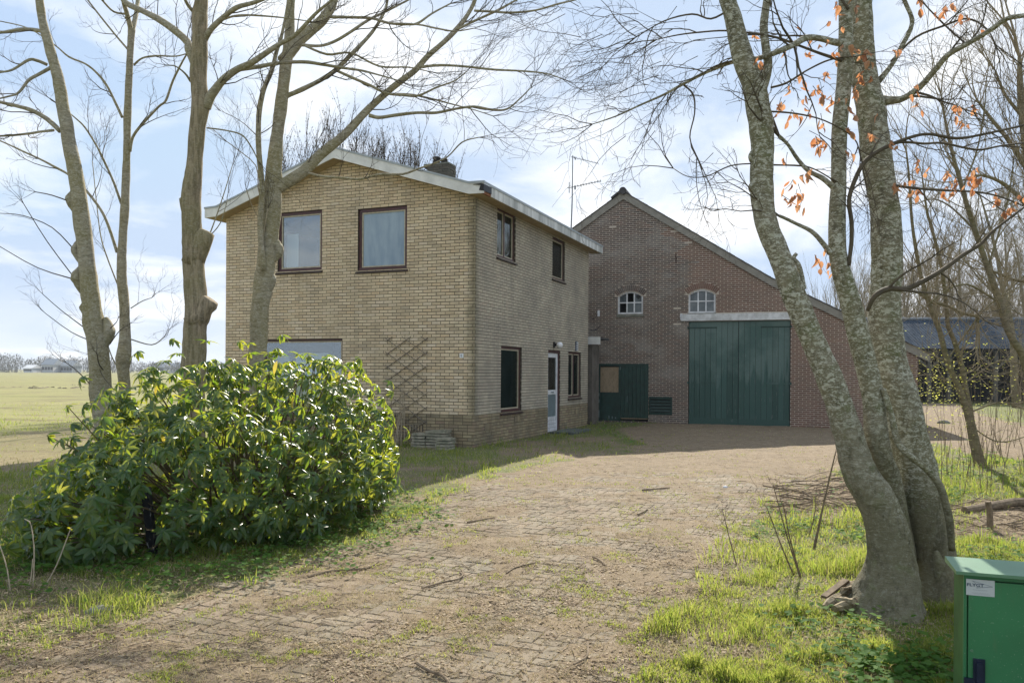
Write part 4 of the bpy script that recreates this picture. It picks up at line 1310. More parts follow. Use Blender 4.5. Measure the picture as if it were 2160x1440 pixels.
def knobs(name, specs, Y, mat, parent):
    for b_ in specs:
        m = MB(); (burl if name == 'pruned_stub' else swelling)(m, b_[0], b_[1], Y + (b_[5] if len(b_) > 5 else 0), b_[2], b_[3], b_[4]); m.build(name, mat, parent, smooth=True)
def swelling(mb, x, y, Y, w, dx, dy, parent=None):
    R_ = w / 2 * Y / F; h = w * 1.1
    pts = [at(x, y - h, Y), at(x + dx * .45, y - h * .45, Y), at(x + dx * .8, y, Y - .01), at(x + dx * .5, y + h * .5, Y), at(x, y + h * 1.1, Y)]
    P, r_ = smooth_path(pts, [R_ * .3, R_ * .7, R_ * .8, R_ * .7, R_ * .3], 4)
    mb.tube(P, r_, 12, rough=.4)
def tree(name, xb, yb, Y, label, cat='tree', group=None):
    b = at(xb, yb, Y); b.z = 0
    return empty(name, b, label, cat, group)
G4 = 'bare trees in front of the house'
# first tree from the left
rr = random.Random(101); Y = 12.0
t1 = tree('bare_tree', 228, 1000, Y, 'thick leaning bare tree with cut knobs, furthest left in front of the field', group=G4)
tw = MB()
tk = [(240, 1010, 56), (233, 950, 48), (222, 890, 42), (212, 830, 42), (208, 747, 43), (198, 678, 42), (189, 610, 37), (182, 540, 34), (174, 469, 34), (167, 420, 33), (158, 367, 30), (146, 300, 27), (134, 233, 25), (123, 167, 23), (104, 100, 19), (91, 50, 17), (83, 0, 16), (74, -80, 14), (66, -180, 12)]
limb(t1, 'trunk', tk, Y, M_bark_grey, 14, 5, .16)
knobs('cut_knob', ((160, 420, 26, -14, -10), (168, 527, 22, -10, -4), (172, 586, 26, -12, -6), (186, 648, 18, -14, 0), (222, 700, 28, 10, 14)), Y, M_bark_grey, t1)
for px in ([(127, 277, 11), (100, 252, 10), (67, 233, 9), (33, 223, 8), (0, 215, 7), (-60, 195, 5)],
           [(107, 143, 8), (80, 158, 7), (60, 170, 6), (40, 195, 5), (20, 203, 4), (-20, 212, 3)],
           [(100, 137, 7), (78, 128, 7), (60, 127, 6), (27, 147, 5), (0, 153, 4), (-50, 160, 3)],
           [(92, 67, 8), (70, 63, 8), (45, 62, 7), (20, 66, 6), (0, 68, 6), (-60, 60, 4)],
           [(113, 275, 6), (85, 278, 5), (60, 282, 5), (0, 287, 4), (-50, 280, 3)],
           [(78, 0, 8), (100, -60, 6), (140, -110, 4)]):
    limb(t1, 'branch', px, Y, M_bark_grey, 7, 4, .1, tw, rr, .9, .75, drift=rr.uniform(-.8, .8))
for px in ([(160, 430, 3), (110, 412, 2.5), (75, 405, 2)], [(155, 525, 3), (110, 480, 2.5), (50, 455, 2), (0, 450, 1.6)], [(160, 590, 3), (100, 510, 2.5), (50, 430, 2)],
           [(160, 590, 3), (80, 565, 2), (0, 520, 1.6)], [(190, 700, 3), (130, 655, 2), (90, 620, 1.6)], [(195, 720, 3), (150, 700, 2), (95, 660, 1.6)], [(225, 700, 3), (245, 680, 2), (250, 668, 1.4)], [(200, 748, 2.5), (215, 790, 2), (235, 815, 1.5)],
           [(232, 725, 3), (250, 700, 2), (262, 690, 1.5)], [(240, 870, 3), (190, 810, 3), (160, 780, 2.5), (140, 765, 2)], [(228, 790, 3), (210, 770, 3), (205, 748, 2.5)]):
    limb(t1, 'water_shoot', px, Y, M_bark_twig, 4, 3, 0, tw, rr, .25, .3, up=.05, depth=1, drift=-.4)
tw.build('twigs', M_bark_twig, t1, kind='stuff')
# second
rr = random.Random(102); Y = 13.2
t2 = tree('bare_tree', 262, 1000, Y, 'slender bare tree with a small fork at the top, close behind the leaning one', group=G4)
tw = MB()
limb(t2, 'trunk', [(262, 990, 28), (262, 900, 24), (264, 830, 22), (259, 775, 27), (261, 755, 33), (264, 712, 23), (262, 643, 20), (257, 590, 21), (257, 560, 20), (259, 504, 17), (263, 435, 18), (267, 333, 15), (269, 233, 15), (272, 167, 14), (276, 90, 14), (278, 62, 16)], Y, M_bark_grey, 12, 5, .14)
for px in ([(277, 66, 11), (268, 30, 10), (260, 0, 9), (252, -60, 7)], [(279, 66, 10), (287, 30, 9), (291, 0, 8), (300, -60, 6)],
           [(247, 532, 7), (230, 480, 6), (213, 443, 6), (180, 400, 6), (147, 370, 5), (117, 353, 5), (87, 337, 4), (50, 320, 4), (0, 297, 3), (-50, 280, 2)],
           [(274, 320, 7), (280, 290, 6), (300, 262, 6), (335, 225, 5), (350, 212, 5), (365, 170, 5), (385, 130, 4), (397, 110, 3)],
           [(258, 248, 6), (245, 220, 6), (225, 180, 5), (205, 155, 5), (180, 135, 4), (145, 120, 4), (115, 95, 3), (60, 60, 2.5), (0, 45, 2)],
           [(283, 137, 5), (300, 123, 4), (330, 118, 4), (370, 119, 3), (395, 113, 2.5)],
           [(256, 430, 6), (240, 385, 5), (222, 345, 5), (205, 310, 4), (180, 270, 4), (160, 250, 3), (130, 225, 2)],
           [(268, 30, 5), (240, 25, 4), (215, 0, 4), (190, -30, 3)],
           [(270, 105, 5), (240, 70, 4), (200, 20, 4), (170, -20, 3)],
           [(248, 600, 3), (225, 540, 3), (213, 500, 2.5), (205, 440, 2), (195, 340, 1.5)],
           [(275, 715, 3), (320, 727, 2.5), (345, 712, 2)], [(276, 650, 2.5), (300, 635, 2), (320, 628, 1.6)], [(245, 770, 3), (235, 750, 2.5), (225, 720, 2)]):
    limb(t2, 'branch', px, Y, M_bark_grey, 6, 4, .08, tw, rr, .75, .62, drift=rr.uniform(-.9, .9))
tw.build('twigs', M_bark_twig, t2, kind='stuff')
# third
rr = random.Random(103); Y = 11.6
t3 = tree('bare_tree', 405, 1000, Y, 'stout furrowed bare tree with two pruned stubs, standing left of the house corner', group=G4)
tw = MB()
limb(t3, 'trunk', [(400, 1000, 66), (402, 900, 56), (405, 830, 52), (407, 778, 50), (411, 712, 47), (414, 643, 46), (409, 573, 45), (407, 521, 43), (404, 469, 40), (403, 417, 40), (408, 375, 36), (412, 333, 32), (417, 267, 33), (423, 220, 36), (419, 167, 34), (421, 100, 32), (421, 33, 31), (425, 0, 27), (430, -90, 24), (434, -200, 20)], Y, M_bark_furrow, 18, 5, .10)
knobs('pruned_stub', ((410, 548, 38, 24, -52), (416, 672, 40, 22, -34), (396, 440, 26, -6, -18)), Y, M_bark_furrow, t3)
for px in ([(427, 200, 24), (417, 150, 20), (400, 107, 18), (396, 90, 16), (367, 63, 15), (333, 40, 14), (300, 23, 12), (267, 7, 11), (245, -20, 9), (220, -60, 7)],
           [(432, 225, 26), (443, 205, 20), (455, 188, 17), (473, 167, 16), (500, 147, 14), (530, 133, 13), (560, 113, 12), (590, 93, 10), (625, 72, 9), (665, 30, 7), (700, 0, 5), (740, -40, 3)],
           [(505, 147, 9), (545, 141, 9), (590, 133, 8), (642, 131, 8), (678, 136, 7), (720, 143, 6), (762, 149, 5), (794, 157, 4), (840, 170, 2.5)],
           [(432, 82, 14), (445, 62, 12), (470, 38, 11), (500, 16, 10), (535, 6, 9), (575, -10, 7), (630, -40, 5)],
           [(470, 42, 5), (500, 33, 4), (540, 33, 4), (600, 38, 3), (650, 45, 2)],
           [(408, 24, 8), (397, 12, 7), (386, -10, 6), (370, -50, 4)],
           [(402, 172, 5), (390, 155, 4), (370, 140, 3), (350, 138, 2)],
           [(436, 270, 3), (475, 275, 3), (510, 285, 3), (530, 310, 3), (545, 340, 2)],
           [(440, 500, 3), (455, 460, 2.5), (475, 400, 2), (490, 350, 1.6)], [(440, 500, 2.5), (465, 470, 2), (480, 420, 1.6)]):
    limb(t3, 'branch', px, Y, M_bark_grey, 8, 4, .08, tw, rr, .8, .75, drift=rr.uniform(-.9, .9))
tw.build('twigs', M_bark_twig, t3, kind='stuff')
# fourth
rr = random.Random(104); Y = 12.4
t4 = tree('bare_tree', 540, 1000, Y, 'bare grey tree whose long limb crosses the house gable, right beside the gable windows', group=G4)
tw = MB()
limb(t4, 'trunk', [(536, 1000, 50), (540, 880, 40), (543, 768, 38), (545, 712, 36), (549, 643, 37), (556, 590, 40), (563, 545, 38), (569, 493, 37), (574, 440, 37), (577, 385, 36), (578, 350, 30), (584, 293, 27), (588, 260, 26), (592, 233, 26), (598, 180, 25), (604, 130, 24), (610, 90, 22), (612, 33, 18), (614, 0, 17), (618, -80, 15), (622, -180, 12)], Y, M_bark_grey, 16, 5, .14)
knobs('cut_knob', ((578, 525, 22, 12, -4), (570, 590, 20, 4, -8), (558, 755, 14, 14, 0)), Y, M_bark_grey, t4)
for px, dr in (([(582, 396, 30), (600, 388, 26), (642, 360, 24), (675, 327, 22), (723, 288, 20), (762, 246, 17), (791, 217, 15), (833, 181, 14), (875, 149, 13), (901, 120, 12), (934, 91, 11), (963, 62, 11), (986, 32, 9), (1002, 0, 8), (1012, -40, 6)], .8),
           ([(885, 142, 6), (925, 138, 6), (975, 140, 5), (1040, 147, 5), (1100, 150, 4), (1150, 155, 3), (1185, 166, 2)], .5),
           ([(778, 243, 8), (800, 248, 7), (835, 243, 7), (880, 238, 6), (920, 238, 6), (960, 230, 5), (1000, 225, 5), (1040, 232, 5), (1070, 230, 4), (1095, 210, 3), (1120, 185, 2)], .4),
           ([(650, 365, 5), (680, 372, 5), (720, 375, 5), (760, 378, 5), (800, 368, 5), (850, 367, 5), (885, 355, 4), (915, 345, 4), (945, 330, 3), (975, 300, 3), (1010, 290, 2)], -1.2),
           ([(1000, 23, 5), (1040, 25, 5), (1080, 27, 5), (1130, 22, 4), (1180, 8, 4), (1215, 0, 3)], .3),
           ([(965, 62, 6), (1000, 45, 5), (1050, 22, 5), (1090, 0, 4), (1130, -20, 3)], .3),
           ([(596, 130, 26), (612, 110, 24), (632, 85, 23), (655, 65, 22), (680, 42, 21), (696, 20, 20), (704, 0, 19), (712, -50, 17), (722, -120, 14)], .5),
           ([(597, 212, 11), (605, 203, 10), (639, 188, 10), (678, 168, 9), (710, 146, 9), (739, 117, 9), (762, 94, 8), (785, 68, 7), (804, 39, 6), (816, 10, 5), (822, -40, 4)], .4),
           ([(712, 150, 6), (745, 165, 6), (780, 180, 6), (815, 197, 5), (850, 201, 5), (882, 202, 5), (920, 185, 4), (960, 170, 3), (985, 150, 2)], -.4),
           ([(830, 198, 4), (870, 200, 4), (920, 211, 4), (950, 219, 3), (1000, 232, 2), (1040, 245, 2)], .2),
           ([(636, 95, 7), (675, 97, 6), (707, 87, 6), (739, 68, 6), (778, 42, 6), (811, 26, 5), (856, 3, 4), (900, -20, 3)], .5),
           ([(691, 36, 7), (746, 37, 6), (785, 39, 6), (820, 49, 6), (859, 52, 5), (882, 49, 5), (911, 29, 4), (950, 8, 3)], .3),
           ([(820, 50, 5), (880, 52, 4), (920, 60, 4), (960, 66, 3), (1000, 60, 2)], .3),
           ([(640, 95, 5), (690, 115, 5), (740, 112, 4), (800, 140, 4), (860, 142, 3), (900, 150, 2)], .3)):
    limb(t4, 'branch', px, Y, M_bark_grey, 8, 4, .08, tw, rr, .85, .75, drift=dr)
limb(t4, 'side_stem', [(556, 570, 13, -.15), (549, 480, 13, -.2), (553, 400, 12, -.2), (547, 333, 12, -.2), (545, 283, 11, -.2), (547, 233, 11, -.2), (557, 187, 10, -.2), (573, 150, 9, -.2), (583, 110, 8, -.2), (593, 80, 7, -.2), (603, 30, 5, -.2), (612, -30, 4, -.2)], Y, M_bark_grey, 7, 4, .1, tw, rr, .8, .5, depth=1)
for px in ([(555, 430, 3), (545, 400, 3), (540, 350, 2.5), (500, 315, 2), (480, 300, 2)], [(550, 470, 2.5), (530, 430, 2), (520, 400, 2)], [(560, 560, 2.5), (556, 500, 2), (565, 440, 2)]):
    limb(t4, 'water_shoot', px, Y, M_stalk, 4, 3, 0, tw, rr, .5, .35, up=.0, depth=1, drift=-.3)
tw.build('twigs', M_bark_twig, t4, kind='stuff')

# ------------------------------------------------------------------ the beech with its three stems
rr = random.Random(201); Y = 5.35
be = tree('beech_tree', 1890, 1320, Y, 'old lichen-spotted beech with three stems and a few orange leaves, beside the green cabinet', 'tree')
tw = MB()
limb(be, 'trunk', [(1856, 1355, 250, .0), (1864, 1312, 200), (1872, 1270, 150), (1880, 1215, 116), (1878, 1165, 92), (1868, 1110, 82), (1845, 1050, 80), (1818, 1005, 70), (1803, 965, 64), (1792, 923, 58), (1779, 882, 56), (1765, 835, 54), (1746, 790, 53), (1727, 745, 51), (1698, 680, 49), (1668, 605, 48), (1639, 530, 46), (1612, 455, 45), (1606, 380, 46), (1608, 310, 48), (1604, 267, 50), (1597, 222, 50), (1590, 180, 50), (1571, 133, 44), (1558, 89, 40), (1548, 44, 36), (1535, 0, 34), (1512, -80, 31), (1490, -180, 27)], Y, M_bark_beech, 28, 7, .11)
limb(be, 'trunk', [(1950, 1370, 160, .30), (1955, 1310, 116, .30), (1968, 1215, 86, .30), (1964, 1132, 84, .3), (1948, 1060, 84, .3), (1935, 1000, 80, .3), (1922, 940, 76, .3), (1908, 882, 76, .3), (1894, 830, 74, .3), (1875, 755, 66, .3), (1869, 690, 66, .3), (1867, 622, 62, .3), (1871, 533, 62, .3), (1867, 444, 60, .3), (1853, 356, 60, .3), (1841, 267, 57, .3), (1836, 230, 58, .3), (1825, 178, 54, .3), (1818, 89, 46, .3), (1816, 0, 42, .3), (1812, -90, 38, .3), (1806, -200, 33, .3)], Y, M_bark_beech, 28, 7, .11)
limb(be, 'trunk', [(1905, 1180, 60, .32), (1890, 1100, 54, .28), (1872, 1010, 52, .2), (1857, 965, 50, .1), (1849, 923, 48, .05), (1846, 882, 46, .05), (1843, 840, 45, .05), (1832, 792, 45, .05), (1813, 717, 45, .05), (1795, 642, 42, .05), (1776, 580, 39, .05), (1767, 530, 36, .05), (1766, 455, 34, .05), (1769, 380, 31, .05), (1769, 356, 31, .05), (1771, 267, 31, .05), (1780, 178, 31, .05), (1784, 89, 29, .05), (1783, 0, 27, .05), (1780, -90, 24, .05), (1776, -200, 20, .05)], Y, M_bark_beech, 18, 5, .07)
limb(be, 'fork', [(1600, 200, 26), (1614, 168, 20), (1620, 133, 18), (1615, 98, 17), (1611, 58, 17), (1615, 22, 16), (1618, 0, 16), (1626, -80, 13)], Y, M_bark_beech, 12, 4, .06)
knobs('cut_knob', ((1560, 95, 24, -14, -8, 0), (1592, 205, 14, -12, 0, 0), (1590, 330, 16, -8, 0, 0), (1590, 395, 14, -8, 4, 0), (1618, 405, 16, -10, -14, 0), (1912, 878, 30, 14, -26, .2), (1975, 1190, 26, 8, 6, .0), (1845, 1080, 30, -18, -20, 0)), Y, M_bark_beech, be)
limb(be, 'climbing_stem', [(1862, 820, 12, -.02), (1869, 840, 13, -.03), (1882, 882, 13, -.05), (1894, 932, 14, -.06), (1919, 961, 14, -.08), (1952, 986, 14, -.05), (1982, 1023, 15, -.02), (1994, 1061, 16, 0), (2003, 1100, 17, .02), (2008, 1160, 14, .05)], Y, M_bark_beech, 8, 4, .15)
beb = (([(1862, 213, 24, .3), (1880, 212, 17, .25), (1907, 207, 14, .2), (1942, 182, 13, .1), (1973, 147, 12), (2000, 116, 12, -.1), (2040, 93, 11, -.2), (2084, 67, 11, -.3), (2124, 40, 10, -.4), (2160, 33, 9, -.5), (2220, 20, 8, -.6)], 1.0),
       ([(1846, 180, 14, .3), (1880, 138, 10, .3), (1902, 98, 10, .3), (1924, 49, 9, .3), (1911, 9, 9, .3), (1898, -20, 8, .3)], .8),
       ([(1776, 91, 17, .05), (1755, 88, 14), (1733, 82, 13), (1702, 80, 13), (1671, 96, 12, -.1), (1636, 111, 11, -.2), (1596, 124, 10, .1), (1551, 129, 9, .2), (1493, 151, 7, .3), (1440, 178, 6, .4), (1400, 200, 5, .5), (1350, 222, 4, .6), (1300, 245, 3, .7), (1250, 262, 2, .8)], 1.5),
       ([(1776, 128, 8), (1730, 113, 6), (1690, 98, 5), (1640, 80, 5), (1590, 71, 5), (1530, 65, 4, .3), (1480, 68, 3.5, .4), (1430, 74, 3, .5), (1380, 85, 2, .6)], 1.2),
       ([(1757, 395, 12), (1735, 376, 11), (1705, 360, 9), (1682, 335, 8), (1662, 305, 7), (1643, 287, 8)], .25),
       ([(1752, 535, 12), (1735, 512, 10), (1712, 488, 9), (1680, 472, 7), (1655, 460, 7), (1643, 455, 6)], .3),
       ([(1694, 610, 14), (1690, 580, 11), (1684, 558, 10), (1674, 545, 9), (1680, 535, 8)], .0),
       ([(1830, 655, 8, -.1), (1845, 625, 11, -.15), (1875, 609, 12, -.15), (1911, 609, 11, -.15), (1951, 591, 10, -.15), (1996, 564, 9, -.15), (2031, 538, 8, -.15), (2067, 516, 7, -.15), (2093, 489, 6, -.15), (2130, 460, 5, -.15), (2170, 430, 4, -.1)], .8),
       ([(1790, 560, 8), (1796, 511, 9), (1796, 467, 9), (1791, 422, 9), (1804, 378, 9), (1827, 338, 9), (1870, 310, 8), (1920, 290, 7), (1960, 283, 6), (2020, 292, 6), (2090, 280, 5), (2170, 262, 4)], .7),
       ([(1870, 312, 6), (1900, 300, 6), (1950, 303, 5), (1990, 302, 5), (2060, 316, 5), (2110, 308, 4), (2170, 300, 3)], .8),
       ([(1893, 392, 7, .2), (1940, 398, 5), (2000, 402, 5), (2060, 405, 4), (2110, 415, 4), (2160, 435, 3)], .9),
       ([(1626, 185, 5), (1660, 175, 5), (1700, 150, 4), (1740, 130, 4), (1770, 122, 3)], .7),
       ([(1620, 235, 4), (1680, 240, 4), (1740, 255, 3), (1800, 290, 3), (1815, 330, 3)], .9),
       ([(1630, 348, 4), (1690, 350, 4), (1720, 358, 3), (1750, 375, 3)], .8),
       ([(1880, 130, 6, .3), (1930, 80, 5, .3), (1990, 55, 5, .2), (2040, 40, 4), (2080, 60, 3), (2100, 95, 3)], .8),
       ([(1790, 20, 6), (1775, 0, 5), (1755, -20, 5)], .5),
       ([(2040, 95, 4, -.2), (2000, 60, 4), (1960, 20, 3), (1935, -10, 3)], .6),
       ([(1586, 345, 3), (1540, 350, 3), (1490, 372, 2.5, .2), (1450, 372, 2, .3), (1420, 355, 1.6, .4)], .5),
       ([(1540, 20, 5), (1500, 40, 4, .2), (1460, 30, 4, .3), (1400, 45, 3, .4), (1340, 80, 2, .5)], 1.2),
       ([(1440, 178, 4, .4), (1462, 200, 4, .4), (1465, 240, 3, .4), (1455, 290, 3, .4), (1470, 330, 2, .4)], .5))
for px, dens in beb:
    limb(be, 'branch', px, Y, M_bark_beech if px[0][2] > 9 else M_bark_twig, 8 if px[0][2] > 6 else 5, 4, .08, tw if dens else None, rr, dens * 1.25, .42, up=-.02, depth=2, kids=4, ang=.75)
# overhanging spray between the trees
for (x, y) in ((1330, 40), (1250, 60), (1190, 20), (1400, 110), (1380, 170), (1300, 150), (1440, 40), (1480, 110), (1500, 200), (1350, 260)):
    for k in range(3):
        p = at(x + rr.uniform(-40, 40), y + rr.uniform(-30, 30), 6.2 + rr.uniform(-.5, .6))
        twig(tw, p, Vector((-.8, rr.uniform(-.3, .3), rr.uniform(-.6, .3))), rr.uniform(.4, .8), .003, 2, rr, -.05, kids=4)
tw.build('twigs', M_bark_twig, be, kind='stuff')
# its dead orange leaves
def mat_leaf(name, c1, c2, tr, tw_, rough=.5, spec=.4, coat=0, bs=.0):
    g = G(name)
    c = g.mix(g.rnd(), c1, c2)
    t = g.mix(g.rnd(), tr[0], tr[1])
    return g.out(c, rough, None, spec=spec, trans=t, transw=tw_, coat=coat)
M_oleaf = mat_leaf('dead beech leaf', (.34, .16, .085), (.46, .28, .17), ((.62, .25, .10), (.72, .38, .19)), .42)
def leaf_mesh(name, mat, L, W, fold=.3, curl=.25, n=3):
    me = bpy.data.meshes.new(name); vs = []; fs = []
    prof_ = [(0, .0), (.25, .75), (.55, 1.0), (.82, .55), (1, .0)] if n > 3 else [(0, .05), (.4, 1.0), (1, .0)]
    for t, w in prof_:
        z = -curl * L * t * t
        vs += [(t * L, 0, z), (t * L, w * W / 2, z + fold * w * W / 2), (t * L, -w * W / 2, z + fold * w * W / 2)]
    for i in range(len(prof_) - 1):
        a = i * 3
        fs += [(a, a + 3, a + 4, a + 1), (a, a + 2, a + 5, a + 3)]
    me.from_pydata(vs, [], fs); me.materials.append(mat); me.update()
    return me
lm = [leaf_mesh('leaf', M_oleaf, .062, .040, f, c, 5) for f, c in ((.8, .5), (1.3, .9), (-.6, .8))]
OC = [(1600, 108, 2), (1715, 90, 4), (1697, 110, 3), (1728, 65, 1), (1760, 35, 2), (1808, 38, 3), (1808, 10, 2), (1738, 84, 2), (1750, 120, 5), (1755, 135, 5), (1760, 32, 2), (1606, 135, 3), (1662, 135, 2), (1700, 172, 3), (1735, 172, 4), (1690, 192, 3), (1712, 192, 3), (1698, 210, 4),
      (1735, 205, 4), (1752, 205, 3), (1630, 240, 3), (1645, 232, 3), (1660, 255, 2), (1685, 250, 3), (1710, 243, 3), (1750, 225, 3), (1772, 220, 4), (1740, 270, 4), (1738, 300, 8), (1732, 330, 6), (1658, 355, 2), (1728, 375, 3), (1725, 395, 3), (1655, 400, 4), (1670, 420, 5), (1678, 432, 4), (1688, 458, 2), (1690, 410, 2),
      (1745, 560, 3), (1735, 572, 5), (1750, 575, 6), (1812, 105, 4), (1818, 118, 5), (1820, 150, 5), (1818, 170, 5), (1805, 200, 4), (1815, 190, 3), (1855, 257, 2), (1822, 265, 4), (1840, 290, 3), (1862, 290, 4), (1805, 290, 3), (1800, 330, 3), (1880, 110, 3), (1945, 25, 4), (1970, 35, 4), (1995, 22, 4), (2045, 40, 3), (2038, 60, 2), (2108, 75, 1),
      (1930, 230, 4), (1950, 240, 3), (2035, 255, 4), (2045, 265, 5), (2060, 250, 3), (1900, 310, 3), (1940, 340, 2), (1955, 360, 2), (1990, 375, 4), (2035, 390, 6), (2060, 400, 6), (2040, 410, 6), (2010, 410, 6), (1990, 415, 6), (1940, 410, 5), (1920, 415, 4), (1890, 400, 4), (1880, 395, 3), (2110, 430, 6), (2130, 440, 6), (2120, 455, 6), (2145, 425, 5),
      (2060, 490, 5), (2115, 480, 5), (2130, 485, 5), (2098, 505, 4), (2005, 572, 5), (1920, 618, 2), (2148, 664, 2), (2135, 762, 2), (2138, 825, 2), (1590, 370, 4), (1575, 400, 3), (1552, 352, 2), (1495, 372, 2), (1462, 358, 1), (1555, 430, 1), (1790, 400, 3), (1812, 420, 4)]
rr = random.Random(77); nl = 0
sp_m = MB()
for x, y, n in OC:
    c = at(x, y, Y + rr.uniform(-.25, .15))
    end = c + Vector((rr.uniform(-.12, .12), rr.uniform(-.1, .1), rr.uniform(.04, .14)))
    sp_m.tube([end, end.lerp(c, .5) + rdir(rr) * .015, c], [.003, .002, .0012], 3, cap=False)
    for k in range(n):
        if nl >= 298: break
        o = bpy.data.objects.new('leaf', rr.choice(lm)); col.objects.link(o); o.parent = be; nl += 1
        o.location = end.lerp(c, rr.random()) + rdir(rr) * rr.uniform(.0, .03) - ROOT[be.name]
        o.rotation_euler = (rr.uniform(-1.2, 1.2), rr.uniform(.6, 2.1), rr.uniform(0, 6.28))
        s_ = rr.uniform(.5, .98); o.scale = (s_, s_, s_)
sp_m.build('leaf_sprays', M_bark_twig, be, kind='stuff')
# ------------------------------------------------------------------ rhododendron
M_rhodo = mat_leaf('rhododendron leaf', (.022, .070, .019), (.046, .105, .025), ((.24, .42, .03), (.66, .64, .06)), .43, .31, .5, .12)
def rot_from(dirv, upv):
    x = dirv / (np.linalg.norm(dirv, axis=1, keepdims=True) + 1e-9)
    y = np.cross(upv, x); y /= (np.linalg.norm(y, axis=1, keepdims=True) + 1e-9)
    z = np.cross(x, y)
    return np.stack([x, y, z], 2)           # columns
def scatter(name, temp_me, P, D, U, S, mat, parent=None, **k):
    """copies of a template mesh (array form) placed at P, its x along D, z near U, scaled S"""
    tv = np.array([v.co[:] for v in temp_me.vertices]); tf = np.array([p.vertices[:] for p in temp_me.polygons])
    Rm = rot_from(D, U)
    V = np.einsum('nij,kj->nki', Rm, tv) * S[:, None, None] + P[:, None, :]
    Fc = tf[None] + (np.arange(len(P)) * len(tv))[:, None, None]
    return big_mesh(name, V.reshape(-1, 3), Fc.reshape(-1, tf.shape[1]), mat, parent, smooth=True, **k)
lobes = []
for x, Y_, r, rh, top in tuple((a_, b_, c_, d_, e_ * 1.10) for a_, b_, c_, d_, e_ in ((600, 8.7, 1.10, 1.0, 1.62), (690, 9.2, .80, .9, 1.62), (722, 9.4, .58, .7, 1.30), (490, 8.4, .95, 1.0, 1.52), (400, 8.3, .95, 1.0, 1.60), (315, 8.0, .78, .9, 1.22), (240, 7.7, .62, .75, .88), (190, 7.2, .54, .7, .56),
                         (480, 7.35, .95, .85, 1.12), (360, 7.1, .8, .75, 1.05), (265, 6.85, .66, .6, .85), (180, 6.65, .44, .5, .44), (620, 8.0, .85, .8, 1.12), (705, 8.6, .7, .7, 1.0), (752, 9.2, .48, .6, .80), (560, 7.4, .6, .55, .62), (145, 6.8, .34, .4, .36), (750, 9.6, .5, .6, .85))):
    lobes.append(((x - CX) / F * Y_, Y_, r, rh, top))
bush = empty('rhododendron', (-2.6, 8.0, 0), 'big glossy green rhododendron bush spilling over the left edge of the drive', 'bush')
wp = []; wd = []
def inside(p, skip, sh=.88):
    for i, (cx, cy, r, rh, top) in enumerate(lobes):
        if i == skip: continue
        cz = top * .42; rz = (top - cz)
        if ((p[0] - cx) / r) ** 2 + ((p[1] - cy) / rh) ** 2 + ((p[2] - cz) / (rz if p[2] > cz else cz + .1)) ** 2 < sh: return True
    return False
rr = random.Random(31)
for i, (cx, cy, r, rh, top) in enumerate(lobes):
    cz = top * .42; rz = top - cz
    n = int(250 * r * (rz + .4) * 1.7)
    for k in range(n):
        d = rdir(rr)
        if d.y > .55 and rr.random() < .5: continue
        f = rr.uniform(.80, 1.06) if rr.random() < .75 else rr.uniform(.5, .8)
        zr = rz if d.z > 0 else cz - .02
        p = (cx + d.x * r * f, cy + d.y * rh * f, cz + d.z * zr * f)
        if p[2] < .05: continue
        if inside(p, i, .80 * f * f): continue
        wp.append(p); wd.append(Vector((d.x * .8, d.y * .8, abs(d.z) * .7 + .35)).normalized())
for q in range(330):
    # shoots that stand out of the outline
    i = rr.randrange(len(lobes)); cx, cy, r, rh, top = lobes[i]; cz = top * .42; rz = top - cz
    d = rdir(rr); d.z = abs(d.z) + (.25 if rr.random() < .6 else -.1); d.normalize()
    f = rr.uniform(1.06, 1.34); p = (cx + d.x * r * f, cy + d.y * rh * f, cz + d.z * rz * f)
    if p[2] < .15 or inside(p, i, 1.12): continue
    wp.append(p); wd.append(Vector((d.x, d.y, abs(d.z) * .8 + .2)).normalized())
print('whorls', len(wp))
LP, LD, LU, LS = [], [], [], []
for p, a in zip(wp, wd):
    n = rr.randint(7, 11); p = Vector(p)
    t = a.cross(Vector((.3, .2, 1))).normalized(); b = a.cross(t)
    ph = rr.uniform(0, 6.28); el0 = rr.gauss(-.16, .28)
    for k in range(n):
        an = ph + 6.283 * k / n + rr.gauss(0, .15); el = el0 + rr.gauss(0, .2)
        d = (t * math.cos(an) + b * math.sin(an)) * math.cos(el) + a * math.sin(el)
        d.z -= .18
        LP.append(p - a * rr.uniform(0, .02)); LD.append(d.normalized()); LU.append(a); LS.append(rr.uniform(.5, 1.12))
LP = np.array(LP); qx = CX + LP[:, 0] / LP[:, 1] * F; qy = HZ - 5 - (LP[:, 2] - CH) / LP[:, 1] * F
gap = (qx > 285 - (qy < 1060) * -8) & (qx < 343) & (qy > 1022) & (qy < 1160) & (LP[:, 1] < 6.75)
keepl = ~gap; LP = LP[keepl]; LD = [d_ for d_, k_ in zip(LD, keepl) if k_]; LU = [d_ for d_, k_ in zip(LU, keepl) if k_]; LS = [d_ for d_, k_ in zip(LS, keepl) if k_]
LD = np.array(LD); LU = np.array(LU); LS = np.array(LS)
rl = leaf_mesh('leaf', M_rhodo, .122, .040, .35, .28, 5)
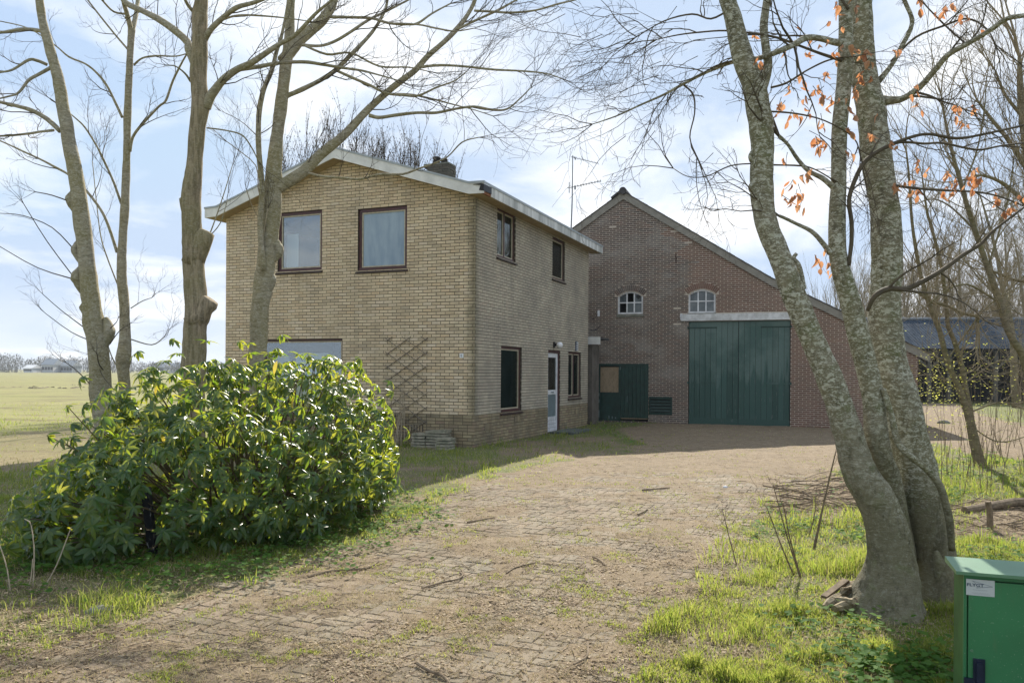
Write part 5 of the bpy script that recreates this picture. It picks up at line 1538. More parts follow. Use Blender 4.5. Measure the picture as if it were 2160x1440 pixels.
# the 300 leaves nearest the camera are objects of their own
dist = np.linalg.norm(LP - np.array([0, 0, CH]), axis=1) - LS * .3 + np.where(LP[:, 2] < .25, .5, 0)
order = np.argsort(dist); near = order[:300]; far_ = order[300:]
Rm = rot_from(LD[near], LU[near])
for q in range(300):
    o = bpy.data.objects.new('leaf', rl); col.objects.link(o); o.parent = bush
    m3 = Matrix([list(Rm[q][0]), list(Rm[q][1]), list(Rm[q][2])])
    o.matrix_local = Matrix.Translation(Vector(LP[near[q]]) - ROOT[bush.name]) @ m3.to_4x4() @ Matrix.Scale(LS[near[q]], 4)
scatter('foliage', rl, LP[far_], LD[far_], LU[far_], LS[far_], M_rhodo, bush, kind='stuff')
st = MB()
for q in rr.sample(range(len(wp)), 300):
    p = Vector(wp[q]); a = wd[q]
    base = Vector((-2.75 + (p.x + 2.75) * .45 + rr.uniform(-.2, .2), 8.3 + (p.y - 8.3) * .6, max(.02, p.z * .35)))
    mid_ = base.lerp(p, .6) + rdir(rr) * .06
    st.tube([base, mid_, p - a * .05, p], [.012, .008, .005, .004], 4, cap=False)
st.build('stems', mat_simple('rhododendron stem', (.16, .12, .07), .8, .3, 12), bush, kind='stuff')
# yellowed leaves
M_yel = mat_leaf('yellow leaf', (.40, .33, .05), (.45, .40, .08), ((.8, .6, .06), (.85, .7, .1)), .35, .4, .5)
yl = leaf_mesh('leaf', M_yel, .13, .042, .25, .3, 5)
for x, y, Y_ in ((875, 375, 8.3), (585, 760, 7.1), (870 * .444 + 0, 640 + 690 * .444, 7.0), (740, 780, 9.2), (760, 805, 9.3), (716, 790, 9.2), (330, 810, 7.9), (227, 970, 7.4), (405, 905, 7.1), (620, 835, 8.1), (345, 905, 7.0), (800, 980, 9.1), (812, 1000, 9.0)):
    o = bpy.data.objects.new('leaf', yl); col.objects.link(o); o.parent = bush
    if not (y > 700): continue
    o.location = at(x, y, Y_) - ROOT[bush.name]; o.rotation_euler = (rr.uniform(-.5, .5), rr.uniform(.9, 1.5), rr.uniform(3.5, 5.5)); o['label'] = 'yellowed leaf'

# ------------------------------------------------------------------ grass, weeds and litter
def sample_ground(n, y0, y1, x0=-250, x1=2410, power=1.0):
    """ground points spread evenly over the view"""
    u = rng.random(n); y = y0 + (y1 - y0) * u
    x = x0 + (x1 - x0) * rng.random(n)
    dxr = (x - CX) / F; dyr = (HZ - y) / F
    rxv = dxr * EX.x + dyr * EY.x; rzv = dxr * EX.z + dyr * EY.z
    t = -CH / rzv
    ok_ = (rzv < -.002)
    X, Y_ = rxv * t, t
    return X[ok_], Y_[ok_]
in_house = lambda X, Y_: None
def free(X, Y_):
    """outside the buildings"""
    q = np.stack([X - O.x, Y_ - O.y], 1)
    a = q @ np.array([FR.u.x, FR.u.y]); t = q @ np.array([SD.u.x, SD.u.y])
    hs_ = ~((a > -HWID) & (a < .03) & (t > -.03) & (t < HLEN + 1))
    q = np.stack([X - BP.x, Y_ - BP.y], 1)
    a = q @ np.array([BF.u.x, BF.u.y]); t = q @ np.array([BW.x, BW.y])
    bs_ = ~((a < BS1) & (a > BS0) & (t > -.05) & (t < 19))
    return hs_ & bs_
M_grass = mat_leaf('grass blade', (.085, .14, .022), (.18, .21, .05), ((.30, .42, .05), (.54, .54, .13)), .52, .7, .15)
M_grassdry = mat_leaf('dry grass blade', (.34, .28, .16), (.42, .36, .22), ((.5, .42, .22), (.6, .5, .3)), .3, .8, .2)
def blades(name, X, Y_, H, mat, wide=.0028, lean=.9):
    n = len(X); Z = ground_z(X, Y_)
    Z = np.maximum(Z, -.002)
    az = rng.random(n) * 6.283; ln = rng.random(n) * lean
    dx_, dy_ = np.cos(az), np.sin(az)
    wz = rng.random(n) * 6.283; w = wide * (1 + np.clip((Y_ - 6) / 8, 0, 2.2))
    wx, wy = np.cos(wz) * w, np.sin(wz) * w
    p = np.stack([X, Y_, Z], 1)
    def pt(f, s, zf): return p + np.stack([dx_ * ln * H * f + wx * s, dy_ * ln * H * f + wy * s, H * zf], 1)
    V = np.stack([pt(0, -1, -.05), pt(0, 1, -.05), pt(.35, -.8, .6), pt(.35, .8, .6), pt(1.1, 0, .98)], 1)
    b = np.arange(n)[:, None] * 5
    F4 = np.concatenate([b + np.array([[0, 1, 3]]), b + np.array([[0, 3, 2]]), b + np.array([[2, 3, 4]])])
    return big_mesh(name, V.reshape(-1, 3), F4, mat, kind='stuff')
X, Y_ = sample_ground(470000, 850, 1520)
k = free(X, Y_) & (Y_ < 45)
X, Y_ = X[k], Y_[k]
pv, gr = zones(X, Y_)
tuft = fbm(X * 3.1, Y_ * 3.1, 61, 3); tf2 = fbm(X * .8, Y_ * .8, 62, 3)
farf = np.clip((Y_ - 6) / 10, 0, 1)
gr = gr * np.where((X < -.8) & (Y_ < 6.7) & (X > -4.2), .42, 1)
keep = rng.random(len(X)) < np.clip(gr * 1.35 - .18, 0, 1) * (sst(tuft, .30, .58) * .85 + .15) * (1 - .55 * sst(Y_, 14, 30))
gx, gy, gg, tt, t2_ = X[keep], Y_[keep], gr[keep], tuft[keep], tf2[keep]
fine = fbm(gx * 7, gy * 7, 66, 2)
Hh = (.014 + .030 * rng.random(len(gx)) + .15 * sst(fine, .42, .72) * sst(tt, .38, .7) * (.3 + .7 * rng.random(len(gx)))) * (.75 + .8 * sst(t2_, .45, .7))
Hh = np.where(gx > 1.0, Hh * 1.15, Hh); Hh = np.where((gx < -.5) & (gy < 9), Hh * (.45 + .5 * rng.random(len(gx))), Hh)
blades('grass', gx, gy, Hh, M_grass)
kd = rng.random(len(gx)) < .16
blades('straw', gx[kd] + .02, gy[kd], Hh[kd] * .8, M_grassdry, .002, 2.0)
print('blades', len(gx))
# moss-like short tufts in the joints of the drive, and dry blades everywhere
X, Y_ = sample_ground(420000, 880, 1500)
k = free(X, Y_); X, Y_ = X[k], Y_[k]
pv, gr = zones(X, Y_)
n1 = fbm(X * 2.2, Y_ * 2.2, 71, 4); n2 = fbm(X * 9, Y_ * 9, 72, 2)
edge = np.exp(-np.abs(poly_sd(X, Y_, P_DRIVE)) / .5)
keep = rng.random(len(X)) < pv * (sst(n1 + .25 * edge, .50, .70)) * sst(n2, .50, .64) * .95
blades('drive_weeds', X[keep], Y_[keep], .006 + .022 * rng.random(keep.sum()) ** 2, M_grass, .0026, 1.3).name = 'moss_tufts'
print('weeds', keep.sum())
keep = rng.random(len(X)) < (.16 + .35 * sst(n1, .48, .66)) * (.35 + .65 * pv) * (1 - .6 * sst(Y_, 12, 20))
dg = blades('dry_grass', X[keep][:95000], Y_[keep][:95000], (.006 + .018 * rng.random(min(keep.sum(), 95000))) * np.where(pv[keep][:95000] < .5, 2.2, 1), M_grassdry, .0022, 2.6)
# flakes of leaf litter
M_flk = mat_leaf('leaf litter', (.11, .07, .04), (.48, .39, .27), ((.4, .28, .16), (.5, .38, .22)), .25, .8, .2)
fl = bpy.data.meshes.new('flake'); fl.from_pydata([(-.5, -.3, 0), (.45, -.35, .12), (.55, .3, -.02), (-.4, .35, .14)], [], [(0, 1, 2, 3)]); fl.update()
X, Y_ = sample_ground(150000, 880, 1500)
k = free(X, Y_); X, Y_ = X[k], Y_[k]
pv, gr = zones(X, Y_)
n1 = fbm(X * 1.3, Y_ * 1.3, 81, 4)
wt_ = .05 + .35 * (1 - pv) + .75 * sst(n1, .50, .66) + .9 * sst(poly_sd(X, Y_, P_BRUSH), -.4, .2) + .9 * sst(poly_sd(X, Y_, P_LITTER), -.4, .2) + .5 * np.exp(-np.abs(poly_sd(X, Y_, P_DRIVE)) / .35)
keep = rng.random(len(X)) < wt_
X, Y_ = X[keep], Y_[keep]; n = len(X); az = rng.random(n) * 6.283
scatter('leaf_litter', fl, np.stack([X, Y_, np.maximum(ground_z(X, Y_), -.001) + .004], 1), np.stack([np.cos(az), np.sin(az), (rng.random(n) - .5) * .5], 1),
        np.stack([(rng.random(n) - .5) * .7, (rng.random(n) - .5) * .7, np.ones(n)], 1), .006 + .020 * rng.random(n) ** 2, M_flk, kind='stuff')
print('flakes', n)
# tiny twigs lying about
tm = MB(); X, Y_ = sample_ground(19000, 900, 1480); k = free(X, Y_); X, Y_ = X[k], Y_[k]; pv, gr = zones(X, Y_)
rr = random.Random(55)
bz = poly_sd(X, Y_, P_BRUSH); lz = poly_sd(X, Y_, P_LITTER)
cl = .35 + 1.5 * sst(fbm(X * 2.0, Y_ * 2.0, 123, 3), .48, .66)
for x, y, p_, b1, l1, cl_ in zip(X, Y_, pv, bz, lz, cl):
    w = (.33 * p_ + .12) * cl_
    if b1 > -.3 or l1 > -.2: w = 1
    if rr.random() > w: continue
    L = rr.uniform(.03, .16) * (1.9 if w == 1 else 1); a = rr.uniform(0, 6.28); z = max(float(ground_z(x, y)), 0) + .004
    d = Vector((math.cos(a), math.sin(a), 0)); q = Vector((x, y, z))
    side = Vector((-d.y, d.x, 0)) * rr.uniform(-.15, .15) * L
    tm.tube([q, q + d * L * .5 + side + Vector((0, 0, rr.uniform(0, .012))), q + d * L], [rr.uniform(.0014, .0040), .0018, .001], 3, cap=False)
tm.build('twig_litter', M_dry, kind='stuff')

# ground elder and ivy leaves, under the bush and across the right-hand verge
M_herb = mat_leaf('ground elder leaf', (.045, .11, .022), (.075, .16, .03), ((.22, .38, .05), (.36, .46, .08)), .4, .75, .12, 0)
hm_ = bpy.data.meshes.new('herb leaf')
ang_ = [i * 6.283 / 7 for i in range(7)]
hv = [(.5 + .5 * math.cos(a) * (1.0 if i % 2 else .85), .5 * math.sin(a), .06 * math.cos(2 * a)) for i, a in enumerate(ang_)] + [(.5, 0, -.03)]
hm_.from_pydata(hv, [], [(i, (i + 1) % 7, 7) for i in range(7)]); hm_.update()
X, Y_ = sample_ground(170000, 880, 1500)
k = free(X, Y_); X, Y_ = X[k], Y_[k]
pv, gr = zones(X, Y_)
und = np.zeros(len(X))
for cx, cy, r, rh, top in lobes: und = np.maximum(und, np.exp(-((X - cx) ** 2 / (r + .55) ** 2 + (Y_ - cy) ** 2 / (rh + .5) ** 2) ** 2 * 1.2))
right = sst(Y_, 5.6, 7.0) * sst(X, 1.9, 3.2) * (1 - pv) * sst(fbm(X * .9, Y_ * .9, 91), .38, .56)
near_h = np.exp(-(((X - 2.1) / .35) ** 2 + ((Y_ - 4.4) / .6) ** 2)) * 1.0
w = np.clip(und * (X < -.6) * 1.0 + right * .9 * gr + near_h * .8 * (1 - pv), 0, 1) * sst(fbm(X * 4, Y_ * 4, 92, 2), .3, .6) * (1 - sst(Y_, 20, 32))
w = w * np.where(poly_sd(X, Y_, P_LITTER) > -.1, .1, 1)
keep = rng.random(len(X)) < w * .8
X, Y_ = X[keep], Y_[keep]; n = len(X); az = rng.random(n) * 6.283
print('herbs', n)
hz_ = .015 + .085 * rng.random(n) * (.5 + fbm(X * 3, Y_ * 3, 93))
scatter('ground_cover', hm_, np.stack([X, Y_, ground_z(X, Y_) + hz_], 1), np.stack([np.cos(az), np.sin(az), rng.random(n) * .5 - .15], 1),
        np.stack([(rng.random(n) - .5) * .9, (rng.random(n) - .5) * .9, np.ones(n)], 1), (.022 + .026 * rng.random(n)) * (1 + np.clip((Y_ - 7) / 9, 0, 1.2)), M_herb, kind='stuff')

# ------------------------------------------------------------------ countable things on the ground
rr = random.Random(66)
def stick(pts, w, label, kids=0, name='fallen_stick', mat=None, z=.012):
    P = [gnd(x, y) + Vector((0, 0, z + rr.uniform(0, .01))) for x, y in pts]
    r0 = w / 2 * P[0].y / F
    P2, R2 = smooth_path(P, [r0 * (1 - .5 * i / len(P)) for i in range(len(P))], 4)
    m = MB(); m.tube(P2, R2, 6, rough=.2)
    for k in range(kids):
        i = rr.randint(2, len(P2) - 2); d = (P2[i + 1] - P2[i]).normalized() + rdir(rr) * .6; d.z = abs(d.z) * .3
        twig(m, P2[i], d, rr.uniform(.06, .16), r0 * .5, 0, rr, 0, .15)
    return m.build(name, mat or M_dry, None, P[0], label=label, cat='stick', group='fallen sticks on the drive')
stick([(650, 1219), (700, 1208), (770, 1202), (798, 1187)], 6, 'long bent stick lying on the drive in front of the bush, forked at its tip', 2)
stick([(890, 1243), (930, 1232), (965, 1226), (977, 1215), (972, 1205)], 5, 'pale hooked stick near the middle of the drive, tip bent back', 1)
stick([(1068, 1211), (1090, 1200), (1130, 1190)], 4, 'thin curved stick on the drive, just right of the hooked one')
stick([(1210, 1408), (1238, 1390), (1240, 1360)], 5, 'forked pale stick standing proud at the front edge of the drive', 2)
stick([(1366, 1330), (1395, 1316), (1430, 1310), (1490, 1311)], 7, 'dark branching stick crossing the right edge of the drive', 3)
stick([(880, 1405), (905, 1420), (935, 1432), (950, 1450)], 7, 'dark curled stick cut by the bottom of the picture', 2)
stick([(1355, 1036), (1385, 1033), (1412, 1030)], 4, 'straight stick on the drive below the barn door')
stick([(986, 1104), (1018, 1098), (1045, 1095)], 4, 'short dark stick on the upper drive, left of centre')
stick([(1345, 1088), (1360, 1080), (1367, 1073)], 4, 'small tilted stick on the upper drive, right of centre')
stick([(1250, 1178), (1262, 1184), (1278, 1196)], 4, 'short straight twig right of centre on the drive')
def heap(name, n, x0, x1, y0, y1, h, label, cat):
    m = MB()
    for i in range(n):
        x, y = rr.uniform(x0, x1), rr.uniform(y0, y1); a = rr.uniform(-.3, .3); L = rr.uniform(30, 110); z = rr.uniform(.01, h)
        P = [gnd(x, y) + Vector((0, 0, z)), gnd(x + L * .5, y + L * .5 * a + rr.uniform(-3, 3)) + Vector((0, 0, z + rr.uniform(-.01, .02))), gnd(x + L, y + L * a) + Vector((0, 0, rr.uniform(.005, h)))]
        r0 = rr.uniform(.004, .011); P2, R2 = smooth_path(P, [r0, r0 * .8, r0 * .4], 4); m.tube(P2, R2, 5, rough=.15)
        if rr.random() < .5: twig(m, P2[5], (P2[6] - P2[5]) + rdir(rr) * .02, .2, r0 * .5, 1, rr, 0, .2, kids=2)
    m.build(name, M_dry, None, gnd((x0 + x1) / 2, (y0 + y1) / 2), label=label, cat=cat, kind='stuff')
heap('brush_pile', 75, 1605, 1800, 1015, 1088, .10, 'low heap of thin brown cut branches left of the beech foot', 'brush')
heap('strewn_branches', 45, 1995, 2180, 1060, 1125, .06, 'thin cut branches strewn over the bare patch right of the beech', 'brush')
m = MB(); a, b = gnd(2035, 1086) + Vector((0, 0, .05)), gnd(2240, 1062) + Vector((0, 0, .05)); m.tube([a, a.lerp(b, .5) + Vector((0, .03, .03)), b], [.045, .05, .045], 9, rough=.15)
m.build('log', M_dry, None, a, label='grey fallen log lying across the bare patch right of the beech', cat='log')
m = MB(); a = gnd(2088, 1118); m.tube([a - Vector((0, 0, .05)), a + Vector((0, 0, .15)), a + Vector((-.02, 0, .30))], [.035, .03, .027], 7, rough=.2)
m.build('stump', M_dry, None, a, label='short thin stump standing in the bare patch right of the beech', cat='stump')
# split root / board at the beech foot
rb_ = empty('wood_chunk', gnd(1770, 1290), 'broken dark wood chunk with a pale sawn board against the left foot of the beech', 'wood')
def gz_at(x, y, h): return gnd(x, y) + Vector((0, 0, h))
for (x0_, y0_, h0_, x1_, y1_, h1_, w_) in ((1740, 1290, .03, 1830, 1262, .13, .07), (1760, 1300, .05, 1835, 1285, .06, .08), (1790, 1262, .12, 1838, 1275, .05, .05), (1752, 1278, .02, 1800, 1300, .10, .06), (1775, 1285, .14, 1825, 1255, .04, .035)):
    P_0, P_1 = gz_at(x0_, y0_, h0_), gz_at(x1_, y1_, h1_); pp_, rr_ = smooth_path([P_0, P_0.lerp(P_1, .5) + rdir(rr) * .015, P_1], [w_ * .3, w_ * .5, w_ * .35], 5)
    m = MB(); m.tube(pp_, rr_, 7, rough=.9); m.build('splintered_root', M_bark_furrow, rb_)
m = MB(); m.bar(gz_at(1738, 1280, .07), gz_at(1785, 1268, .15), .05, .02); m.build('board', M_dry, rb_)
# stones
def stone(x, y, w, h, mat, label, name='stone'):
    p = gnd(x, y); r_ = w / 2 * p.y / F; m = MB(); n = 10; vs = [p + Vector((0, 0, h))]
    for ring, (q, z) in enumerate(((.6, .85), (1.0, .35), (1.02, -.3))):
        for k in range(n):
            a = 6.283 * k / n; f = r_ * q * (1 + .2 * math.sin(a * 2 + w) + .1 * math.sin(a * 3.3))
            vs.append(p + Vector((math.cos(a) * f, math.sin(a) * f * .75, h * z)))
    fs = [(0, 1 + k, 1 + (k + 1) % n) for k in range(n)]
    for j in range(2): fs += [(1 + j * n + k, 1 + (j + 1) * n + k, 1 + (j + 1) * n + (k + 1) % n, 1 + j * n + (k + 1) % n) for k in range(n)]
    m.add(vs, fs); return m.build(name, mat, None, p, smooth=True, label=label, cat='stone')
stone(212, 1288, 62, .035, M_concrete, 'flat grey stone half sunk in the verge at the left edge of the drive')
stone(1530, 1028, 9, .03, M_white, 'small white stone on the drive edge left of the brush pile')
stone(285, 1262, 10, .04, mat_simple('pinkish stone', (.55, .38, .30), .8), 'small pinkish shard in the grass below the bush')
stone(1990, 893, 26, .12, M_concrete, 'rough grey stone at the foot of the far barn corner')
# tall bleached stalks and the painted post at the bush's foot
for i, (pts, lab) in enumerate((([(0, 1150), (15, 1200), (22, 1250)], 'bleached dry stalk at the far left edge, bending left'), ([(66, 1108), (72, 1160), (70, 1240)], 'tallest bleached stalk with a nodding tip at the left foot of the bush'),
                                ([(150, 1112), (120, 1190), (95, 1235)], 'bleached stalk slanting up to the right at the left foot of the bush'), ([(69, 1178), (66, 1215), (60, 1240)], 'shorter bleached stalk close beside the tallest one'))):
    b = gnd(pts[-1][0], pts[-1][1]); P = [at(x, y, b.y) for x, y in pts]; P[-1].z = 0; P, r_ = smooth_path(P, [.0035, .0045, .006], 4)
    m = MB(); m.tube(P, r_, 5)
    if i == 1: m.tube([P[0], P[0] + Vector((-.015, 0, .03)), P[0] + Vector((-.05, 0, .05))], [.004, .006, .003], 4)
    m.build('dry_stalk', M_stalk, None, b, smooth=True, label=lab, cat='stalk', group='dry stalks')
pb = at(326, 1170, 6.85); pb.z = -.1
pw = at(308, 1032, 6.72)
g = G('flaking black paint'); n_ = g.noise(30, 5, .7, g.map((1, 1, .35)))
M_flakepost = g.out(g.ramp(n_, [(.60, (.012, .014, .022)), (.66, (.5, .5, .5))]), .6)
po = empty('post', pb, 'leaning black wooden post with flaking white paint inside the bush', 'post')
m = MB(); m.bar(pb, pw, .062, .062, Vector((0, 1, 0))); m.build('shaft', M_flakepost, po)
m = MB(); m.bar(pw, pw + (pw - pb).normalized() * .015, .060, .060, Vector((0, 1, 0))); m.build('cap', M_black, po)

# stacks of paving slabs against the gable wall
for (xa, xb_, yb, nlay, th, o0, lab) in ((887, 915, 963, 5, .062, .10, 'left'), (916, 957, 958, 6, .062, .08, 'middle'), (951, 978, 962, 4, .065, .42, 'right')):
    s0 = FR.q(xa, yb)[0]; s1 = FR.q(xb_, yb)[0]
    for k in range(nlay):
        dd = rr.uniform(-.02, .02); m = MB()
        z = .0 + k * th; tl_ = .03 if (k == nlay - 1 and lab == 'middle') else 0
        m.hexa([FR.L(s0 + dd, z, o0), FR.L(s1 + dd, z, o0), FR.L(s1 + dd, z, o0 + .30), FR.L(s0 + dd, z, o0 + .30),
                FR.L(s0 + dd, z + th - .016, o0), FR.L(s1 + dd, z + th - .016 + tl_, o0), FR.L(s1 + dd, z + th - .016 + tl_, o0 + .30), FR.L(s0 + dd, z + th - .016, o0 + .30)])
        pos_ = 'topmost' if k == nlay - 1 else ('lowest' if k == 0 else 'middle')
        m.build('paving_slab', M_slab, None, FR.L((s0 + s1) / 2, z, o0), label='%s mossy grey slab of the %s stack against the gable wall' % (pos_, lab), cat='slab', group='%s slabs of the %s stack' % (pos_, lab))
# dry climbing stems on the trellis foot
m = MB()
for k in range(14):
    b = FR.L(FR.q(855, 930)[0] + rr.uniform(-.25, .1), 0, rr.uniform(.06, .3))
    t = FR.L(FR.q(856, 800)[0] + rr.uniform(-.04, .04), rr.uniform(.8, 1.55), .05)
    m.tube([b, b.lerp(t, .4) + rdir(rr) * .05, b.lerp(t, .7), t], [.006, .005, .004, .002], 4, cap=False)
m.build('dead_climber', M_stalk, None, FR.L(FR.q(855, 930)[0], 0, .1), label='dead straw-coloured climber stems at the foot of the trellis', cat='plant')
# doorstep slab
p = gnd(1215, 922); m = MB(); a, z0 = SD.q(1178, 915); m.box(SD, DR[0] - .1, DR[1] + .5, -.05, .05, .10, .75)
m.build('doorstep', mat_simple('green grey stone', (.13, .15, .13), .8, .3, 5), None, SD.L(DR[0], 0, .4), label='low grey-green stone doorstep in front of the white house door', cat='step')

# upright saplings in the verge
SG = 'bare saplings in the right verge'
for pts, w, lab in (([(1716, 1158), (1740, 1050), (1763, 952)], 8, 'tallest leaning sapling left of the beech, reaching up to the barn yard'), ([(1690, 1218), (1660, 1130), (1630, 1018)], 5, 'long thin sapling leaning left beside the brush pile'),
                    ([(1690, 1215), (1665, 1130), (1652, 1060)], 5, 'thin sapling crossing the long left-leaning one'), ([(1677, 1213), (1648, 1150), (1617, 1068)], 5, 'sapling leaning furthest left out of the tall grass'),
                    ([(1705, 1130), (1718, 1085), (1722, 1028)], 4, 'short upright sapling behind the tallest leaning one'), ([(1555, 1190), (1540, 1140), (1525, 1080)], 4, 'lone sapling at the very edge of the drive')):
    b = gnd(*pts[0]); P = [at(x, y, b.y) for x, y in pts]; P[0].z = -.02; P, r_ = smooth_path(P, [w / 2 * b.y / F, w / 2 * b.y / F * .75, w / 2 * b.y / F * .45], 5)
    m = MB(); m.tube(P, [q * .72 for q in r_], 6, rough=.15)
    for k in range(5):
        i_ = rr.randint(3, len(P) - 2); twig(m, P[i_], (P[i_ + 1] - P[i_]).normalized() + rdir(rr) * .6, rr.uniform(.1, .28), .0025, 1, rr, .1, .2, kids=2)
    m.build('sapling', M_dry, None, b, smooth=True, label=lab, cat='sapling', group=SG)
m = MB()
for k in range(120):
    x, y = rr.uniform(1950, 2290), rr.uniform(925, 1060); b = gnd(x, y); h = rr.uniform(.6, 1.9)
    if k > 75: h = rr.uniform(.25, .6)
    d = Vector((rr.uniform(-.22, .22), rr.uniform(-.2, .2), 1)); twig(m, b, d, h, .006, 1, rr, .15, .12, kids=2, kidlen=.3, ang=.4)
m.build('thicket', M_dry, None, gnd(2060, 1000), label='thicket of thin bare upright shoots right of the beech', cat='thicket', kind='stuff')

# ------------------------------------------------------------------ green control cabinet
cb0 = gnd(2031, 1560); cb0 = Vector(at(2031, 1300, 3.42)); cb0.z = 0
AC = R(19); CU = Vector((math.cos(AC), -math.sin(AC), 0))
CB = Face(cb0, CU)
ztop = CB.q(2031, 1206)[1]
M_cab = mat_simple('green enamel', (.035, .185, .075), .42, .12, 2.5, .04, .5, (.03, .15, .06))
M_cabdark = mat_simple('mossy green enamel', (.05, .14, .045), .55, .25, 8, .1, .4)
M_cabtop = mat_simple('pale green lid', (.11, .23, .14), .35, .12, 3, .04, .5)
cab = empty('control_cabinet', cb0, 'green metal utility cabinet with a sloping lid and white maker label, front right corner', 'cabinet')
def mat_enamel():
    g = G('weathered green enamel')
    z = g.n('ShaderNodeSeparateXYZ', {0: g.pos}).outputs[2]
    n1 = g.noise(2.5, 5); n2 = g.noise(26, 5, .7, g.map((1, 1, .25))); n3 = g.noise(120, 3)
    c = g.mix(g.ramp(n1, [(.35, 1.0), (.65, 0.0)]), (.035, .185, .075), (.03, .15, .062))
    c = g.mix(g.ramp(n2, [(.55, 0.0), (.72, .35)]), c, (.075, .15, .07))
    c = g.mix(g.ramp(n3, [(.66, 0.0), (.70, .5)]), c, (.22, .30, .22))
    return g.out(c, .45, g.bump(n3, .08, .002), spec=.45)
M_cab = mat_enamel()
WC, DC = .95, .19
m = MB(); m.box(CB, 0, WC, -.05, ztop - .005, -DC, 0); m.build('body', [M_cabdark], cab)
m = MB()
m.box(CB, 0.0, .012, 0, ztop - .006, .001, .016); m.box(CB, .012, WC, ztop - .022, ztop - .006, .001, .016); m.box(CB, WC - .03, WC, 0, ztop - .022, .001, .016)
m.build('frame', M_cab, cab)
m = MB(); a, b = .017, WC - .038; zt = ztop - .028
m.box(CB, a, b, .02, zt, .001, .024)
cdoor = m.build('door', M_cab, cab)
m = MB()
lid = [(-.035, ztop + .005), (WC + .035, ztop + .005)]
m.hexa([CB.L(-.035, ztop - .003, -DC - .02), CB.L(WC + .035, ztop - .003, -DC - .02), CB.L(WC + .035, ztop - .002, .045), CB.L(-.035, ztop - .002, .045),
        CB.L(-.035, ztop + .022, -DC - .02), CB.L(WC + .035, ztop + .022, -DC - .02), CB.L(WC + .035, ztop + .012, .045), CB.L(-.035, ztop + .012, .045)])
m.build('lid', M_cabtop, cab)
la, lz1 = CB.q(2038, 1220, .025); lb_, lz0 = CB.q(2098, 1258, .025)
lz1 = CB.q(2068, 1222, .025)[1]; lz0 = CB.q(2068, 1256, .025)[1]
m = MB(); m.box(CB, la, lb_, lz0, lz1, .0245, .0255); lab_ = m.build('label', M_labelw, cdoor)
lw = lb_ - la; lh = lz1 - lz0
try:
    t_ = text('lettering', 'FLYGT', lh * .26, CB, la + lw * .32, lz1 - lh * .36, .0262, M_ink, cab, .0003, 1.25); t_.parent = cdoor
except Exception as e: print('text', e)
m = MB()
P_ = [(la + lw * .22, lz1 - lh * .10), (la + lw * .93, lz1 - lh * .38), (la + lw * .36, lz1 - lh * .52)]
for (p, q) in ((P_[0], P_[1]), (P_[1], P_[2]), (P_[0], (la + lw * .33, lz1 - lh * .24)), (P_[2], (la + lw * .40, lz1 - lh * .47))):
    m.bar(CB.L(p[0], p[1], .0262), CB.L(q[0], q[1], .0262), .0008, .0012, CB.n)
m.build('logo', M_ink, cdoor)
m = MB()
for (zf, s0_, s1_, hh_) in ((.63, .24, .76, .035), (.82, .20, .80, .030), (.89, .24, .84, .022)):
    q = s0_
    while q < s1_:
        w_ = rr.uniform(.03, .07); m.box(CB, la + lw * q, la + lw * min(q + w_, s1_), lz1 - lh * (zf + hh_), lz1 - lh * zf, .0256, .0258); q += w_ + .012
m.build('faded_print', M_inkf, cdoor, kind='stuff')
ha_, hz1 = CB.q(2053, 1388, .03); hb_, _ = CB.q(2078, 1388, .03)
m = MB(); m.box(CB, ha_, hb_, hz1 - .20, hz1, .0245, .034); m.box(CB, ha_ + .010, hb_ - .010, hz1 - .19, hz1 - .012, .034, .046)
m.box(CB, ha_ - .035, ha_, hz1 - .13, hz1 - .085, .0245, .036)
m.build('handle', mat_simple('dark blue plastic', (.012, .02, .045), .4), cdoor)
m = MB()
for (s_, z_) in ((.03, zt - .30), (WC - .05, zt - .30)): m.tube([CB.L(s_, z_, .024), CB.L(s_, z_, .028)], .006, 8)
m.build('rivet', M_cabtop, cdoor)
# ------------------------------------------------------------------ trees at the right edge
rr = random.Random(301); Y = 14.0
M_bark_brown = mat_bark('brown bark', (.22, .175, .11), (.10, .08, .05), (.30, .28, .2), .25, (.13, .13, .04), .5)  # brown bark shared by the right-edge, wood and whippy trees
t6 = tree('bare_tree', 2068, 985, Y, 'twin-stemmed thin tree with yellow buds in front of the dark shed')
tw = MB(); buds = []
def limb2(tree_, name, px, Y, mat, **k):
    return limb(tree_, name, px, Y, mat, **k)
_old_twig = twig
def twig_b(*a, **k): return _old_twig(*a, **k)
limb(t6, 'trunk', [(2070, 1000, 28.6), (2066, 975, 24.5), (2056, 935, 20.4), (2046, 890, 17.7), (2038, 860, 15.0), (2024, 820, 12.9), (2010, 790, 11.6), (1996, 753, 10.9), (1982, 698, 10.2), (1964, 653, 9.5), (1953, 620, 8.8), (1938, 560, 7.5), (1924, 470, 6.1), (1918, 380, 4.8), (1912, 320, 3.4)], Y, M_bark_brown, 10, 4, .12, tw, rr, 1.2, 1.1, start=.3)
limb(t6, 'stem', [(2052, 915, 15.0), (2044, 860, 12.9), (2036, 815, 11.6), (2029, 775, 10.9), (2013, 720, 9.5), (2000, 687, 8.8), (1996, 642, 8.2), (1985, 560, 6.8), (1965, 480, 6.1), (1955, 444, 4.8), (1945, 370, 2.7)], Y, M_bark_brown, 9, 4, .12, tw, rr, 1.2, 1.1, start=.3)
